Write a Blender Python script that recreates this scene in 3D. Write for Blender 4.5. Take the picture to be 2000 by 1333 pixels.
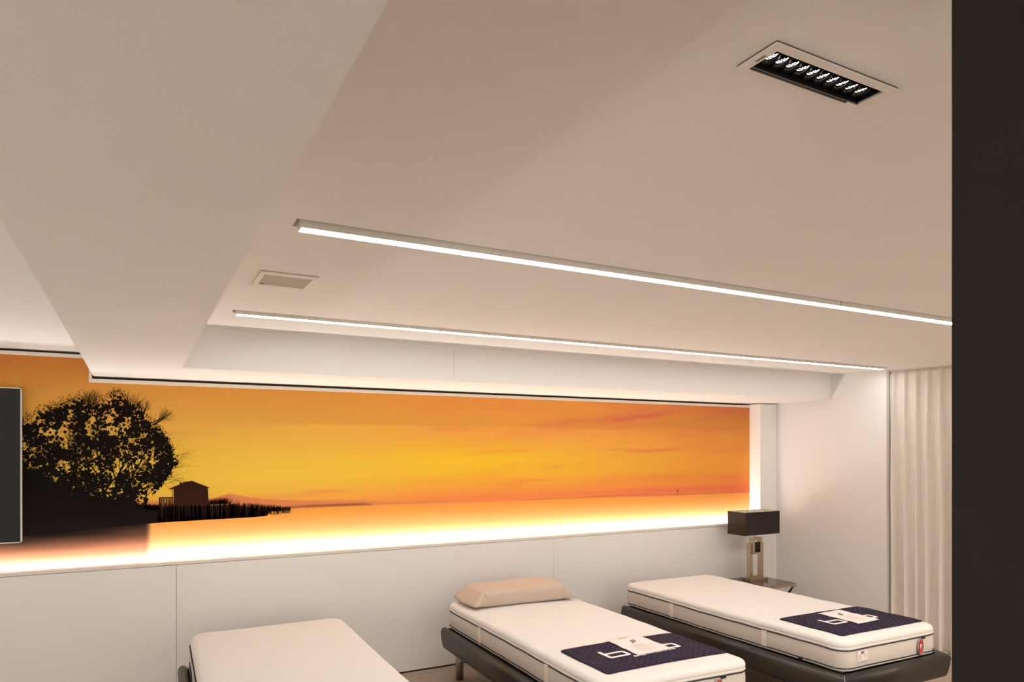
import bpy, bmesh, math, random
import numpy as np
from mathutils import Vector, Matrix

random.seed(7)
for o in list(bpy.data.objects):
    bpy.data.objects.remove(o, do_unlink=True)
SC = bpy.context.scene
COL = SC.collection
R = math.radians

# ------------------------------------------------------------------ camera, world, exposure
CAM_H = 1.646
cam_data = bpy.data.cameras.new('camera')
cam = bpy.data.objects.new('camera', cam_data)
COL.objects.link(cam)
cam.location = (0, 0, CAM_H)
cam.rotation_euler = (R(90), 0, R(-28.218))
cam_data.sensor_width = 36
cam_data.lens = 1368.06 / 2000 * 36
cam_data.shift_y = (877.44 - 666.5) / 2000
cam_data.clip_start = 0.05
SC.camera = cam

world = bpy.data.worlds.new('world')
SC.world = world
world.use_nodes = True
world.node_tree.nodes['Background'].inputs['Color'].default_value = (1.0, 0.89, 0.76, 1)
world.node_tree.nodes['Background'].inputs['Strength'].default_value = 1.05

SC.view_settings.view_transform = 'Standard'
SC.view_settings.look = 'None'
SC.view_settings.gamma = 1
SC.view_settings.use_curve_mapping = False
SC.view_settings.exposure = 0.80
try:
    SC.cycles.use_denoising = True
    SC.cycles.max_bounces = 12
    SC.cycles.diffuse_bounces = 8
    SC.cycles.caustics_reflective = False
    SC.cycles.sample_clamp_indirect = 6
except Exception:
    pass

# strengths of the lamps (lamps of the room, and added ones out of view)
LINE_STRENGTH = 14.0        # the two ceiling light lines and the added third
COVE_STRENGTH = 45.0        # the strip in the ledge under the mural
SIDE_STRENGTH = 15.0        # an added strip on the left wall, out of view
SPOT_POWER = 2.0            # each lens of the recessed multi-lens downlights

# ------------------------------------------------------------------ materials
def lin(c):
    return tuple((x / 12.92 if x <= 0.04045 else ((x + 0.055) / 1.055) ** 2.4) for x in c)

def srgb(r, g, b):
    return lin((r / 255, g / 255, b / 255))

MATS = {}
def mat(name, color, rough=0.6, metal=0.0, noise=0.0, scale=20.0, bump=0.0, bscale=200.0,
        emit=None, estr=0.0, sheen=0.0, spec=None, stretch=None):
    m = bpy.data.materials.new(name)
    m.use_nodes = True
    nt = m.node_tree
    b = nt.nodes['Principled BSDF']
    b.inputs['Roughness'].default_value = rough
    b.inputs['Metallic'].default_value = metal
    if spec is not None:
        b.inputs['Specular IOR Level'].default_value = spec
    if sheen:
        b.inputs['Sheen Weight'].default_value = sheen
    tc = nt.nodes.new('ShaderNodeTexCoord')
    mp = nt.nodes.new('ShaderNodeMapping')
    nt.links.new(tc.outputs['Object'], mp.inputs['Vector'])
    if stretch:
        mp.inputs['Scale'].default_value = stretch
    n = nt.nodes.new('ShaderNodeTexNoise')
    n.inputs['Scale'].default_value = scale
    n.inputs['Detail'].default_value = 4
    nt.links.new(mp.outputs['Vector'], n.inputs['Vector'])
    mix = nt.nodes.new('ShaderNodeMix')
    mix.data_type = 'RGBA'
    k = 1 - noise
    mix.inputs[6].default_value = (color[0] * k, color[1] * k, color[2] * k, 1)
    k = 1 + noise
    mix.inputs[7].default_value = (min(1, color[0] * k), min(1, color[1] * k), min(1, color[2] * k), 1)
    nt.links.new(n.outputs['Fac'], mix.inputs[0])
    nt.links.new(mix.outputs[2], b.inputs['Base Color'])
    if bump:
        n2 = nt.nodes.new('ShaderNodeTexNoise')
        n2.inputs['Scale'].default_value = bscale
        n2.inputs['Detail'].default_value = 3
        nt.links.new(mp.outputs['Vector'], n2.inputs['Vector'])
        bp = nt.nodes.new('ShaderNodeBump')
        bp.inputs['Strength'].default_value = bump
        bp.inputs['Distance'].default_value = 0.002
        nt.links.new(n2.outputs['Fac'], bp.inputs['Height'])
        nt.links.new(bp.outputs['Normal'], b.inputs['Normal'])
    if emit:
        b.inputs['Emission Color'].default_value = (*emit, 1)
        b.inputs['Emission Strength'].default_value = estr
    MATS[name] = m
    return m

CEIL = mat('ceiling_plaster', (0.82, 0.81, 0.79), 0.9, noise=0.01, scale=3, bump=0.25, bscale=120)
WALLP = mat('wall_panel_white', (0.87, 0.865, 0.85), 0.42, noise=0.008, scale=2, spec=0.35)
WALLR = mat('wall_paint_white', (0.77, 0.765, 0.755), 0.8, noise=0.01, scale=4, bump=0.1, bscale=150)
GAP = mat('shadow_gap_black', (0.02, 0.017, 0.013), 0.9)
TRIMW = mat('white_lacquer_trim', (0.80, 0.77, 0.73), 0.5)
LAMPBODY = mat('lamp_body_white', (0.78, 0.75, 0.70), 0.5)
LINE_E = mat('light_line_diffuser', (0.9, 0.88, 0.85), 0.5, emit=(1.0, 0.99, 0.965), estr=LINE_STRENGTH)
COVE_E = mat('cove_strip_diffuser', (0.9, 0.88, 0.85), 0.5, emit=(1.0, 0.96, 0.90), estr=COVE_STRENGTH)
SIDE_E = mat('added_strip_diffuser', (0.9, 0.88, 0.85), 0.5, emit=(1.0, 0.96, 0.90), estr=SIDE_STRENGTH)
LENS_E = mat('spot_lens_lit', (0.9, 0.9, 0.9), 0.3, emit=(1.0, 0.97, 0.94), estr=2.5)
LENS_D = mat('spot_lens_facet', (0.10, 0.11, 0.13), 0.2)
BLACKM = mat('black_lamp_metal', (0.008, 0.007, 0.006), 0.35)
BLACKG = mat('black_gloss_reflector', (0.010, 0.009, 0.008), 0.12)
MURALF = mat('mural_frame_white', (0.78, 0.74, 0.68), 0.6)
CARPET = mat('carpet_taupe', srgb(172, 157, 145), 0.95, noise=0.35, scale=60, bump=1.0, bscale=500, spec=0.1)
TICK = mat('mattress_ticking', srgb(228, 227, 225), 0.85, noise=0.02, scale=30, bump=0.35, bscale=90, sheen=0.2)
BORDER = mat('mattress_border_fabric', srgb(212, 206, 200), 0.8, noise=0.03, scale=60, bump=0.3, bscale=250)
PIPE = mat('mattress_piping_dark', srgb(30, 26, 34), 0.7)
STRAP = mat('strap_webbing', srgb(236, 226, 216), 0.8)
SHELL = mat('frame_dark_brown', srgb(47, 41, 35), 0.40, noise=0.04, scale=40, bump=0.15, bscale=300)
CHROME = mat('chrome', (0.75, 0.72, 0.68), 0.15, metal=1.0)
STEEL = mat('brushed_steel', (0.42, 0.39, 0.36), 0.35, metal=1.0)
CHAMP = mat('champagne_metal', srgb(196, 178, 156), 0.24, metal=1.0, noise=0.03, scale=30)
BRONZE = mat('dark_bronze', srgb(70, 58, 48), 0.3, metal=0.9)
GLASSD = mat('dark_glass', srgb(62, 52, 46), 0.08, spec=0.8)
SHADE = mat('lamp_shade_brown', srgb(42, 31, 29), 0.85, bump=0.3, bscale=600)
SHADEI = mat('lamp_shade_lining', srgb(235, 230, 215), 0.8)
PILLOW = mat('pillow_beige', srgb(198, 180, 165), 0.85, noise=0.03, scale=25, bump=0.25, bscale=300, sheen=0.2)
PAPER = mat('paper_white', srgb(238, 230, 228), 0.7)
INKG = mat('ink_grey', srgb(150, 142, 140), 0.8)
INKP = mat('ink_pale', srgb(206, 196, 192), 0.8)
LOGO = mat('logo_white', srgb(240, 236, 236), 0.7)
RED = mat('tag_red', srgb(190, 20, 28), 0.5)
NAVYC = mat('label_navy', srgb(40, 44, 90), 0.6)
CURT = mat('curtain_linen', srgb(224, 218, 210), 0.9, noise=0.03, scale=80, bump=0.3, bscale=400, stretch=(1, 1, 0.15))
COLM = mat('column_dark_weave', srgb(29, 23, 17), 0.75, noise=0.12, scale=90, bump=0.5, bscale=260, stretch=(1, 1, 3))
SCREEN = mat('screen_charcoal', srgb(38, 37, 38), 0.5, spec=0.25)
BRASSINK = mat('marking_brown', srgb(120, 82, 66), 0.8)

def navy_material():
    m = bpy.data.materials.new('quilted_navy')
    m.use_nodes = True
    nt = m.node_tree
    b = nt.nodes['Principled BSDF']
    b.inputs['Base Color'].default_value = (*srgb(46, 36, 66), 1)
    b.inputs['Roughness'].default_value = 0.75
    b.inputs['Sheen Weight'].default_value = 0.0
    b.inputs['Specular IOR Level'].default_value = 0.25
    tc = nt.nodes.new('ShaderNodeTexCoord')
    sep = nt.nodes.new('ShaderNodeSeparateXYZ')
    nt.links.new(tc.outputs['Object'], sep.inputs[0])
    outs = []
    for sgn in (1, -1):
        a = nt.nodes.new('ShaderNodeMath'); a.operation = 'MULTIPLY_ADD'
        nt.links.new(sep.outputs[1], a.inputs[0]); a.inputs[1].default_value = sgn
        nt.links.new(sep.outputs[0], a.inputs[2])
        s = nt.nodes.new('ShaderNodeMath'); s.operation = 'MULTIPLY'
        nt.links.new(a.outputs[0], s.inputs[0]); s.inputs[1].default_value = math.pi / 0.040
        w = nt.nodes.new('ShaderNodeMath'); w.operation = 'SINE'
        nt.links.new(s.outputs[0], w.inputs[0])
        ab = nt.nodes.new('ShaderNodeMath'); ab.operation = 'ABSOLUTE'
        nt.links.new(w.outputs[0], ab.inputs[0])
        outs.append(ab)
    mn = nt.nodes.new('ShaderNodeMath'); mn.operation = 'MINIMUM'
    nt.links.new(outs[0].outputs[0], mn.inputs[0]); nt.links.new(outs[1].outputs[0], mn.inputs[1])
    pw = nt.nodes.new('ShaderNodeMath'); pw.operation = 'POWER'
    nt.links.new(mn.outputs[0], pw.inputs[0]); pw.inputs[1].default_value = 0.5
    bp = nt.nodes.new('ShaderNodeBump')
    bp.inputs['Strength'].default_value = 1.05
    bp.inputs['Distance'].default_value = 0.014
    nt.links.new(pw.outputs[0], bp.inputs['Height'])
    nt.links.new(bp.outputs['Normal'], b.inputs['Normal'])
    return m
NAVY = navy_material()

# ------------------------------------------------------------------ helpers
def link(name, bm, m, parent=None, smooth=False, loc=None):
    me = bpy.data.meshes.new(name)
    bm.normal_update()
    bm.to_mesh(me)
    bm.free()
    if m is not None:
        for x in (m if isinstance(m, (list, tuple)) else [m]):
            me.materials.append(x)
    if smooth:
        for p in me.polygons:
            p.use_smooth = True
    o = bpy.data.objects.new(name, me)
    COL.objects.link(o)
    if parent is not None:
        o.parent = parent
    if loc is not None:
        o.location = loc
    return o

def box(bm, x0, x1, y0, y1, z0, z1, bevel=0.0, mi=0):
    r = bmesh.ops.create_cube(bm, size=1.0)
    vs = r['verts']
    for v in vs:
        v.co.x = (x0 + x1) / 2 + v.co.x * (x1 - x0)
        v.co.y = (y0 + y1) / 2 + v.co.y * (y1 - y0)
        v.co.z = (z0 + z1) / 2 + v.co.z * (z1 - z0)
    fs = set(f for v in vs for f in v.link_faces)
    for f in fs:
        f.material_index = mi
    if bevel:
        es = list(set(e for v in vs for e in v.link_edges))
        bmesh.ops.bevel(bm, geom=es, offset=bevel, segments=2, affect='EDGES', profile=0.5)
    return vs

def tube(bm, pts, r, seg=8, closed=False):
    pts = [Vector(p) for p in pts]
    rings = []
    n = len(pts)
    up = Vector((0, 0, 1))
    for i, p in enumerate(pts):
        if closed:
            t = (pts[(i + 1) % n] - pts[i - 1]).normalized()
        else:
            t = (pts[min(i + 1, n - 1)] - pts[max(i - 1, 0)]).normalized()
        a = t.cross(up)
        if a.length < 1e-4:
            a = t.cross(Vector((1, 0, 0)))
        a.normalize()
        b = t.cross(a).normalized()
        rings.append([bm.verts.new(p + a * math.cos(k * 2 * math.pi / seg) * r + b * math.sin(k * 2 * math.pi / seg) * r) for k in range(seg)])
    m = n if closed else n - 1
    for i in range(m):
        A, B = rings[i], rings[(i + 1) % n]
        for k in range(seg):
            bm.faces.new((A[k], A[(k + 1) % seg], B[(k + 1) % seg], B[k]))
    if not closed:
        bm.faces.new(rings[0][::-1]); bm.faces.new(rings[-1])

def cyl(bm, c, r, z0, z1, seg=24, r2=None):
    r2 = r if r2 is None else r2
    lo = [bm.verts.new((c[0] + r * math.cos(a), c[1] + r * math.sin(a), z0)) for a in [k * 2 * math.pi / seg for k in range(seg)]]
    hi = [bm.verts.new((c[0] + r2 * math.cos(a), c[1] + r2 * math.sin(a), z1)) for a in [k * 2 * math.pi / seg for k in range(seg)]]
    for k in range(seg):
        bm.faces.new((lo[k], lo[(k + 1) % seg], hi[(k + 1) % seg], hi[k]))
    bm.faces.new(lo[::-1]); bm.faces.new(hi)

def bar(bm, p0, p1, w, h):
    """rectangular bar between two points; w is the width across, h the height"""
    p0, p1 = Vector(p0), Vector(p1)
    t = (p1 - p0).normalized()
    a = t.cross(Vector((0, 1, 0)))
    if a.length < 1e-3:
        a = t.cross(Vector((1, 0, 0)))
    a.normalize()
    b = t.cross(a).normalized()
    vs = []
    for p in (p0, p1):
        for sa, sb in ((-1, -1), (1, -1), (1, 1), (-1, 1)):
            vs.append(bm.verts.new(p + a * sa * h / 2 + b * sb * w / 2))
    for q in ((0, 1, 2, 3), (7, 6, 5, 4), (0, 4, 5, 1), (1, 5, 6, 2), (2, 6, 7, 3), (3, 7, 4, 0)):
        bm.faces.new([vs[i] for i in q])

def empty(name, loc, label, cat, group=None, rotz=0):
    o = bpy.data.objects.new(name, None)
    COL.objects.link(o)
    o.location = loc
    o.rotation_euler = (0, 0, rotz)
    o.empty_display_size = 0.1
    o['label'] = label
    o['category'] = cat
    if group:
        o['group'] = group
    return o

def tag(o, label, cat, group=None, kind=None):
    if label: o['label'] = label
    if cat: o['category'] = cat
    if group: o['group'] = group
    if kind: o['kind'] = kind
    return o

def struct(name, bm, m, label, cat, smooth=False):
    o = link(name, bm, m, smooth=smooth)
    tag(o, label, cat, kind='structure')
    return o

def text_obj(name, body, size, m, parent, loc, rot, extrude=0.0002, align='LEFT', bold=0.0):
    cu = bpy.data.curves.new(name, 'FONT')
    cu.body = body
    cu.size = size
    cu.extrude = extrude
    cu.offset = bold
    cu.align_x = align
    cu.materials.append(m)
    t_ = bpy.data.objects.new(name + '_curve', cu)
    COL.objects.link(t_)
    bpy.context.view_layer.update()
    me = bpy.data.meshes.new_from_object(t_.evaluated_get(bpy.context.evaluated_depsgraph_get()))
    bpy.data.objects.remove(t_, do_unlink=True)
    if not me.materials:
        me.materials.append(m)
    o = bpy.data.objects.new(name, me)
    COL.objects.link(o)
    o.parent = parent
    o.location = loc
    o.rotation_euler = rot
    return o

def copy_tree(o, parent=None):
    c = o.copy()
    COL.objects.link(c)
    if parent is not None:
        c.parent = parent
    for ch in [x for x in bpy.data.objects if x.parent == o]:
        copy_tree(ch, c)
    return c

# ------------------------------------------------------------------ key measures (metres)
YW = 4.90       # face of the white lower panels
YM = 5.036      # face of the mural
XR = 5.621      # right wall
XP = 5.392      # reveal at the right end of the mural
ZC = 2.325      # main ceiling
ZS = 2.096      # underside of the dropped beam and soffit
YF = 4.281      # front of the soffit
XB1, XB2 = -0.233, 0.223   # sides of the dropped beam
ZL = 0.932      # top of the ledge
XLW = -2.90     # left wall
YB = -3.2       # wall behind the camera
ZCL = 2.240     # ceiling left of the beam

def slab_with_holes(bm, x0, x1, y0, y1, z, holes, depth, thick=0.12):
    """ceiling underside at z with rectangular recesses going up"""
    xs = sorted({x0, x1, *[h[0] for h in holes], *[h[1] for h in holes]})
    ys = sorted({y0, y1, *[h[2] for h in holes], *[h[3] for h in holes]})
    V = {}
    def v(x, y, zz):
        k = (round(x, 5), round(y, 5), round(zz, 5))
        if k not in V:
            V[k] = bm.verts.new((x, y, zz))
        return V[k]
    for i in range(len(xs) - 1):
        for j in range(len(ys) - 1):
            a, b, c, d = xs[i], xs[i + 1], ys[j], ys[j + 1]
            inside = any(h[0] - 1e-6 <= a and b <= h[1] + 1e-6 and h[2] - 1e-6 <= c and d <= h[3] + 1e-6 for h in holes)
            zz = z + depth if inside else z
            bm.faces.new((v(a, c, zz), v(a, d, zz), v(b, d, zz), v(b, c, zz)))
    for h in holes:
        hx = [x for x in xs if h[0] - 1e-6 <= x <= h[1] + 1e-6]
        hy = [y for y in ys if h[2] - 1e-6 <= y <= h[3] + 1e-6]
        for i in range(len(hx) - 1):
            for y in (h[2], h[3]):
                bm.faces.new((v(hx[i], y, z), v(hx[i + 1], y, z), v(hx[i + 1], y, z + depth), v(hx[i], y, z + depth)))
        for j in range(len(hy) - 1):
            for x in (h[0], h[1]):
                bm.faces.new((v(x, hy[j], z), v(x, hy[j + 1], z), v(x, hy[j + 1], z + depth), v(x, hy[j], z + depth)))
    # upper side
    t = z + thick
    bm.faces.new((v(x0, y0, t), v(x1, y0, t), v(x1, y1, t), v(x0, y1, t)))
    for (a, b) in (((x0, y0), (x1, y0)), ((x1, y0), (x1, y1)), ((x1, y1), (x0, y1)), ((x0, y1), (x0, y0))):
        if a[0] == b[0]:
            k = [y for y in ys] if b[1] > a[1] else ys[::-1]
            low = [v(a[0], y, z) for y in k]
        else:
            k = [x for x in xs] if b[0] > a[0] else xs[::-1]
            low = [v(x, a[1], z) for x in k]
        bm.faces.new(low + [v(b[0], b[1], t), v(a[0], a[1], t)])

SLOT1 = (0.418, 5.504, 2.116, 2.198)
SLOT2 = (0.418, 5.504, 3.648, 3.722)
GRILLE = (0.953, 1.247, 0.829, 0.893)

# ------------------------------------------------------------------ the setting
bm = bmesh.new(); box(bm, XLW - .2, 6.3, YB - .2, 5.3, -0.1, 0.0)
struct('floor', bm, CARPET, 'speckled taupe brown carpet floor under the beds', 'floor')

bm = bmesh.new()
slab_with_holes(bm, XB2, 6.3, YB - .2, 5.3, ZC, [SLOT1, SLOT2, GRILLE], 0.06)
struct('ceiling', bm, CEIL, 'smooth off-white ceiling holding the two light lines', 'ceiling')

bm = bmesh.new(); box(bm, XLW - .2, XB1, YB - .2, 5.3, ZCL, ZCL + .2)
struct('ceiling_side', bm, CEIL, 'bright strip of ceiling left of the dropped beam', 'ceiling')

# dropped beam along y and soffit along the mural wall, one L-shaped body
bm = bmesh.new()
pts = [(XB1, YB - .2), (XB2, YB - .2), (XB2, YF), (XR + .02, YF), (XR + .02, 5.2), (XB1, 5.2)]
lo = [bm.verts.new((x, y, ZS)) for x, y in pts]
hi = [bm.verts.new((x, y, ZC + .02)) for x, y in pts]
for k in range(6):
    bm.faces.new((lo[k], lo[(k + 1) % 6], hi[(k + 1) % 6], hi[k]))
bm.faces.new(lo[::-1]); bm.faces.new(hi)
struct('trim_1', bm, CEIL, 'wide dropped plaster beam turning into the soffit above the mural', 'ceiling beam')

# panel joint on the soffit front
bm = bmesh.new(); box(bm, 1.860, 1.8618, YF - .0006, YF + .01, ZS + .012, ZC - .005)
struct('trim_2', bm, mat('joint_grey', (0.30, 0.27, 0.24), 0.9), 'hairline joint in the soffit front', 'panel joint')
# narrow shadow batten along the top of the soffit front
bm = bmesh.new(); box(bm, XB2, XR, YF - .005, YF + .01, ZC - .024, ZC + .01)
struct('trim_3', bm, CEIL, 'thin plaster bead where soffit and ceiling meet', 'trim')

# lower white panels in front of the mural wall: core, panels with hairline joints, pillar at right
bm = bmesh.new()
box(bm, XLW, XR, YW + .012, 5.3, 0.0, ZL - .02, mi=1)
xs = [XLW, 0.2235, 3.0185, 5.62]
for i in range(3):
    box(bm, xs[i] + .0012, xs[i + 1] - .0012, YW, YW + .02, 0.012, 0.911)
box(bm, XP, XR, YW, 5.3, ZL - .022, ZS - .008)
wb = struct('wall_back', bm, [WALLP, GAP], 'white panelled lower wall behind the beds with pillar at right end', 'wall')
bm = bmesh.new(); box(bm, XLW, XR, 5.10, 5.3, ZL - .1, 2.5)
struct('wall_back_core', bm, mat('gap_shade_brown', (0.12, 0.06, 0.03), 0.9), 'back wall core coloured dark brown for the shade in the gap over the mural', 'wall')  # core painted dark to stand for shade inside the gap

# ledge board on top of the panels
bm = bmesh.new()
box(bm, XLW, XP + .002, YW - .0005, YW + .016, 0.914, ZL)            # front lip
box(bm, XLW, XP + .002, YW + .012, 5.11, 0.900, 0.916)              # bottom of the channel
box(bm, XLW, XP + .002, YW + .012, YW + .105, 0.915, 0.929)         # flat top in front of the strip
struct('trim_4', bm, TRIMW, 'white ledge along the foot of the mural', 'ledge')

# right wall with free end, then the curtain zone and the wall behind it
bm = bmesh.new(); box(bm, XR, XR + .035, 3.742, 5.3, 0, ZC + .01)
struct('wall_right', bm, WALLR, 'plain white right wall behind the table lamp', 'wall')
bm = bmesh.new(); box(bm, 6.0, 6.2, YB - .2, 5.3, 0, ZC + .05)
struct('wall_right_outer', bm, WALLR, 'outer wall behind the curtain', 'wall')
bm = bmesh.new(); box(bm, XLW - .2, XLW, YB - .2, 5.3, 0, 2.6)
struct('wall_left', bm, WALLR, 'white left wall outside the photo', 'wall')

# dark foreground partition
bm = bmesh.new(); box(bm, 0.9655, 1.10, -0.55, 0.5505, 0, ZC, bevel=0.0015)
struct('wall_partition', bm, COLM, 'dark brown woven-faced partition filling the right edge in the foreground', 'partition wall')

# ------------------------------------------------------------------ the mural
def tbl(xs, vals, x):
    vals = np.array(vals, float)
    out = np.zeros(x.shape + (3,))
    for c in range(3):
        out[..., c] = np.interp(x, xs, vals[:, c])
    return out

def vnoise(x, y, seed):
    rs = np.random.RandomState(seed)
    g = rs.rand(64, 64)
    xi = np.floor(x).astype(int); yi = np.floor(y).astype(int)
    fx = x - xi; fy = y - yi
    fx = fx * fx * (3 - 2 * fx); fy = fy * fy * (3 - 2 * fy)
    a = g[xi % 64, yi % 64]; b = g[(xi + 1) % 64, yi % 64]
    c = g[xi % 64, (yi + 1) % 64]; d = g[(xi + 1) % 64, (yi + 1) % 64]
    return (a * (1 - fx) + b * fx) * (1 - fy) + (c * (1 - fx) + d * fx) * fy

def fbm(x, y, seed, n=4):
    s = 0; a = 0.5
    for k in range(n):
        s = s + a * vnoise(x * 2 ** k, y * 2 ** k, seed + k)
        a *= 0.5
    return s

def horizon(x):
    return np.interp(x, [-3, 1.5, 5.5], [1.232, 1.229, 1.209])

MURAL_GAIN = np.array([0.92, 1.12, 1.5])
def mural_colour(X, Z):
    """printed picture: sunset sky over a lake, as surface colours (linear)"""
    H = horizon(X)
    t = (Z - H)
    # sky by height above the horizon: three columns of the picture
    hs = [0, 0.05, 0.12, 0.22, 0.34, 0.48, 0.64, 0.80, 1.0]
    L = [(246, 150, 62), (246, 166, 60), (248, 184, 60), (250, 194, 62), (248, 190, 62), (242, 178, 64), (234, 164, 64), (226, 148, 58), (214, 128, 50)]
    M = [(240, 130, 62), (246, 140, 60), (250, 158, 54), (252, 178, 50), (252, 180, 54), (250, 168, 62), (246, 160, 64), (242, 152, 62), (230, 140, 58)]
    Rr = [(226, 110, 60), (234, 118, 56), (238, 132, 54), (240, 144, 52), (240, 150, 54), (236, 146, 58), (226, 136, 60), (216, 124, 58), (200, 112, 54)]
    tt = np.clip(t, 0, 1)
    cl, cm, cr = tbl(hs, L, tt), tbl(hs, M, tt), tbl(hs, Rr, tt)
    a = np.clip((X - 0.6) / 2.0, 0, 1)[..., None]; a = a * a * (3 - 2 * a)
    b = np.clip((X - 3.0) / 2.6, 0, 1)[..., None]; b = b * b * (3 - 2 * b)
    c = cl * (1 - a) + cm * a
    c = c * (1 - b) + cr * b
    # bright yellow centre
    g = np.exp(-((X - 2.35) / 0.8) ** 2 - ((Z - 1.58) / 0.14) ** 2)[..., None]
    c = c + g * np.array([4, 14, -14])
    # dark corner at top left
    g = (np.clip((-0.1 - X) / 0.9, 0, 1) * np.clip((Z - 1.8) / 0.4, 0, 1))[..., None]
    c = c - g * np.array([20, 26, 10])
    # thin cirrus
    n = fbm(X * 1.6 + Z * 2.0, Z * 9 - X * 0.8, 11)
    n2 = fbm(X * 4 + 7, Z * 26 - X * 2.2, 31)
    k = (np.clip(n * 1.6 - 0.62, 0, 1) * np.clip(n2 * 1.5 - 0.3, 0, 1))[..., None] * np.clip((X - 1.5) / 1.2, 0.1, 1)[..., None]
    c = c - k * np.array([6, 34, -10])
    # single clouds: x, z, half length, half height, tilt, strength
    for (x0, z0, lx, lz, tl, s) in [(4.22, 1.633, 0.30, 0.012, 0.06, 1.0), (3.85, 1.64, 0.30, 0.010, -0.01, 0.5), (4.02, 1.935, 0.38, 0.022, 0.14, 0.8),
                                    (3.50, 1.90, 0.55, 0.03, 0.10, 0.45), (3.05, 1.80, 0.7, 0.05, 0.10, 0.25), (2.15, 1.80, 0.2, 0.02, 0.0, 0.4),
                                    (2.55, 1.62, 0.35, 0.015, 0.06, 0.35), (1.20, 1.345, 0.17, 0.010, -0.02, 0.7), (0.95, 1.32, 0.30, 0.020, 0.02, 0.5),
                                    (2.95, 1.385, 0.22, 0.012, 0.0, 0.4), (4.05, 1.38, 0.7, 0.05, 0.02, 0.35), (5.1, 1.37, 0.15, 0.008, 0.0, 0.6),
                                    (0.20, 1.75, 0.2, 0.012, 0.0, 0.3), (2.3, 1.665, 0.25, 0.008, 0.03, 0.3), (4.6, 1.27, 0.9, 0.02, 0, 0.45), (2.7, 1.26, 1.1, 0.03, 0, 0.25)]:
        u = (X - x0) / lx
        v = (Z - z0 - tl * (X - x0)) / lz
        w = np.exp(-(u ** 2) ** 1.5 - v ** 2) * s * (0.65 + 0.7 * fbm(X * 9, Z * 60, 5))
        c = c - w[..., None] * np.array([10, 34, -8])
    # hills
    def hill(xs, zs, col, soft=0.006):
        nonlocal c
        top = np.interp(X, xs, zs)
        k = np.clip((top - Z) / soft + 0.5, 0, 1)
        k = k * (X > xs[0]) * (X < xs[-1])
        c = c * (1 - k[..., None]) + np.array(col) * k[..., None]
    hill([-0.7, 0.0, 0.25, 0.43, 0.50, 0.551, 0.60, 0.687, 0.80, 0.923, 1.05, 1.28, 1.42, 1.60, 1.9, 2.4],
         [1.31, 1.312, 1.300, 1.312, 1.332, 1.347, 1.336, 1.315, 1.300, 1.291, 1.283, 1.276, 1.272, 1.255, 1.245, 1.228], (226, 128, 70))
    hill([0.7, 0.95, 1.2, 1.4, 1.5, 1.57], [1.24, 1.246, 1.250, 1.252, 1.246, 1.228], (168, 84, 52), 0.004)
    hill([2.6, 3.0, 3.3, 3.5, 3.7, 3.95, 4.1, 4.3, 4.7, 5.3], [1.222, 1.229, 1.226, 1.238, 1.245, 1.236, 1.240, 1.231, 1.222, 1.212], (222, 112, 62), 0.005)
    # water, paler towards the bottom: strip glow put into the print colours
    d = np.clip((H - Z) / 0.29, 0, 1)
    wl = tbl([0, .2, .5, 1], [(244, 152, 56), (244, 156, 66), (246, 170, 92), (246, 190, 140)], d)
    wr = tbl([0, .2, .5, 1], [(240, 148, 60), (244, 154, 66), (248, 170, 92), (252, 194, 144)], d)
    b = np.clip((X - 1.0) / 3.0, 0, 1)[..., None]
    w = wl * (1 - b) + wr * b
    w = w + (fbm(X * 3, Z * 70, 51) - 0.5)[..., None] * np.array([4, 12, 12])
    k = np.clip((H - Z) / 0.004 + 0.5, 0, 1)[..., None]
    c = c * (1 - k) + w * k
    # brown reflection of the trees in the water
    edge = np.clip((0.085 - X) / 0.03, 0, 1)
    dep = np.interp(X, [-3, -0.6, -0.35, 0.1], [1.0, 1.0, 0.95, 0.85])
    zt = np.interp(X, [-3, -0.6, -0.3, 0.1], [1.146, 1.146, 1.150, 1.172])
    f = np.clip((Z - (zt - 0.13)) / 0.12, 0, 1)
    f = np.clip(f * (0.75 + 0.6 * fbm(X * 2.5, Z * 40, 71)), 0, 1)
    k2 = (edge * np.clip((0.02 + zt - Z) / 0.02, 0, 1) * 0.72)[..., None]
    c = c * (1 - k2) + np.array([150, 84, 56]) * k2
    k = (edge * dep * f * (Z < H))[..., None]
    c = c * (1 - k) + np.array([24, 12, 8]) * k
    c = np.clip(c, 0, 255) / 255
    return np.where(c <= 0.04045, c / 12.92, ((c + 0.055) / 1.055) ** 2.4) * MURAL_GAIN

ZMB = 0.925
ZMT1, ZMT2 = 2.060, 2.206      # top of the print right and left of the beam
def grid_mesh(name, x0, x1, z0, z1, step, y):
    nx = int((x1 - x0) / step) + 1; nz = int((z1 - z0) / step) + 1
    xs = np.linspace(x0, x1, nx); zs = np.linspace(z0, z1, nz)
    X, Z = np.meshgrid(xs, zs)
    co = np.stack([X.ravel(), np.full(X.size, y), Z.ravel()], 1)
    i = np.arange((nz - 1) * (nx - 1)); r = i // (nx - 1); c = i % (nx - 1)
    a = r * nx + c
    faces = np.stack([a, a + 1, a + nx + 1, a + nx], 1)
    return co, faces

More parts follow.
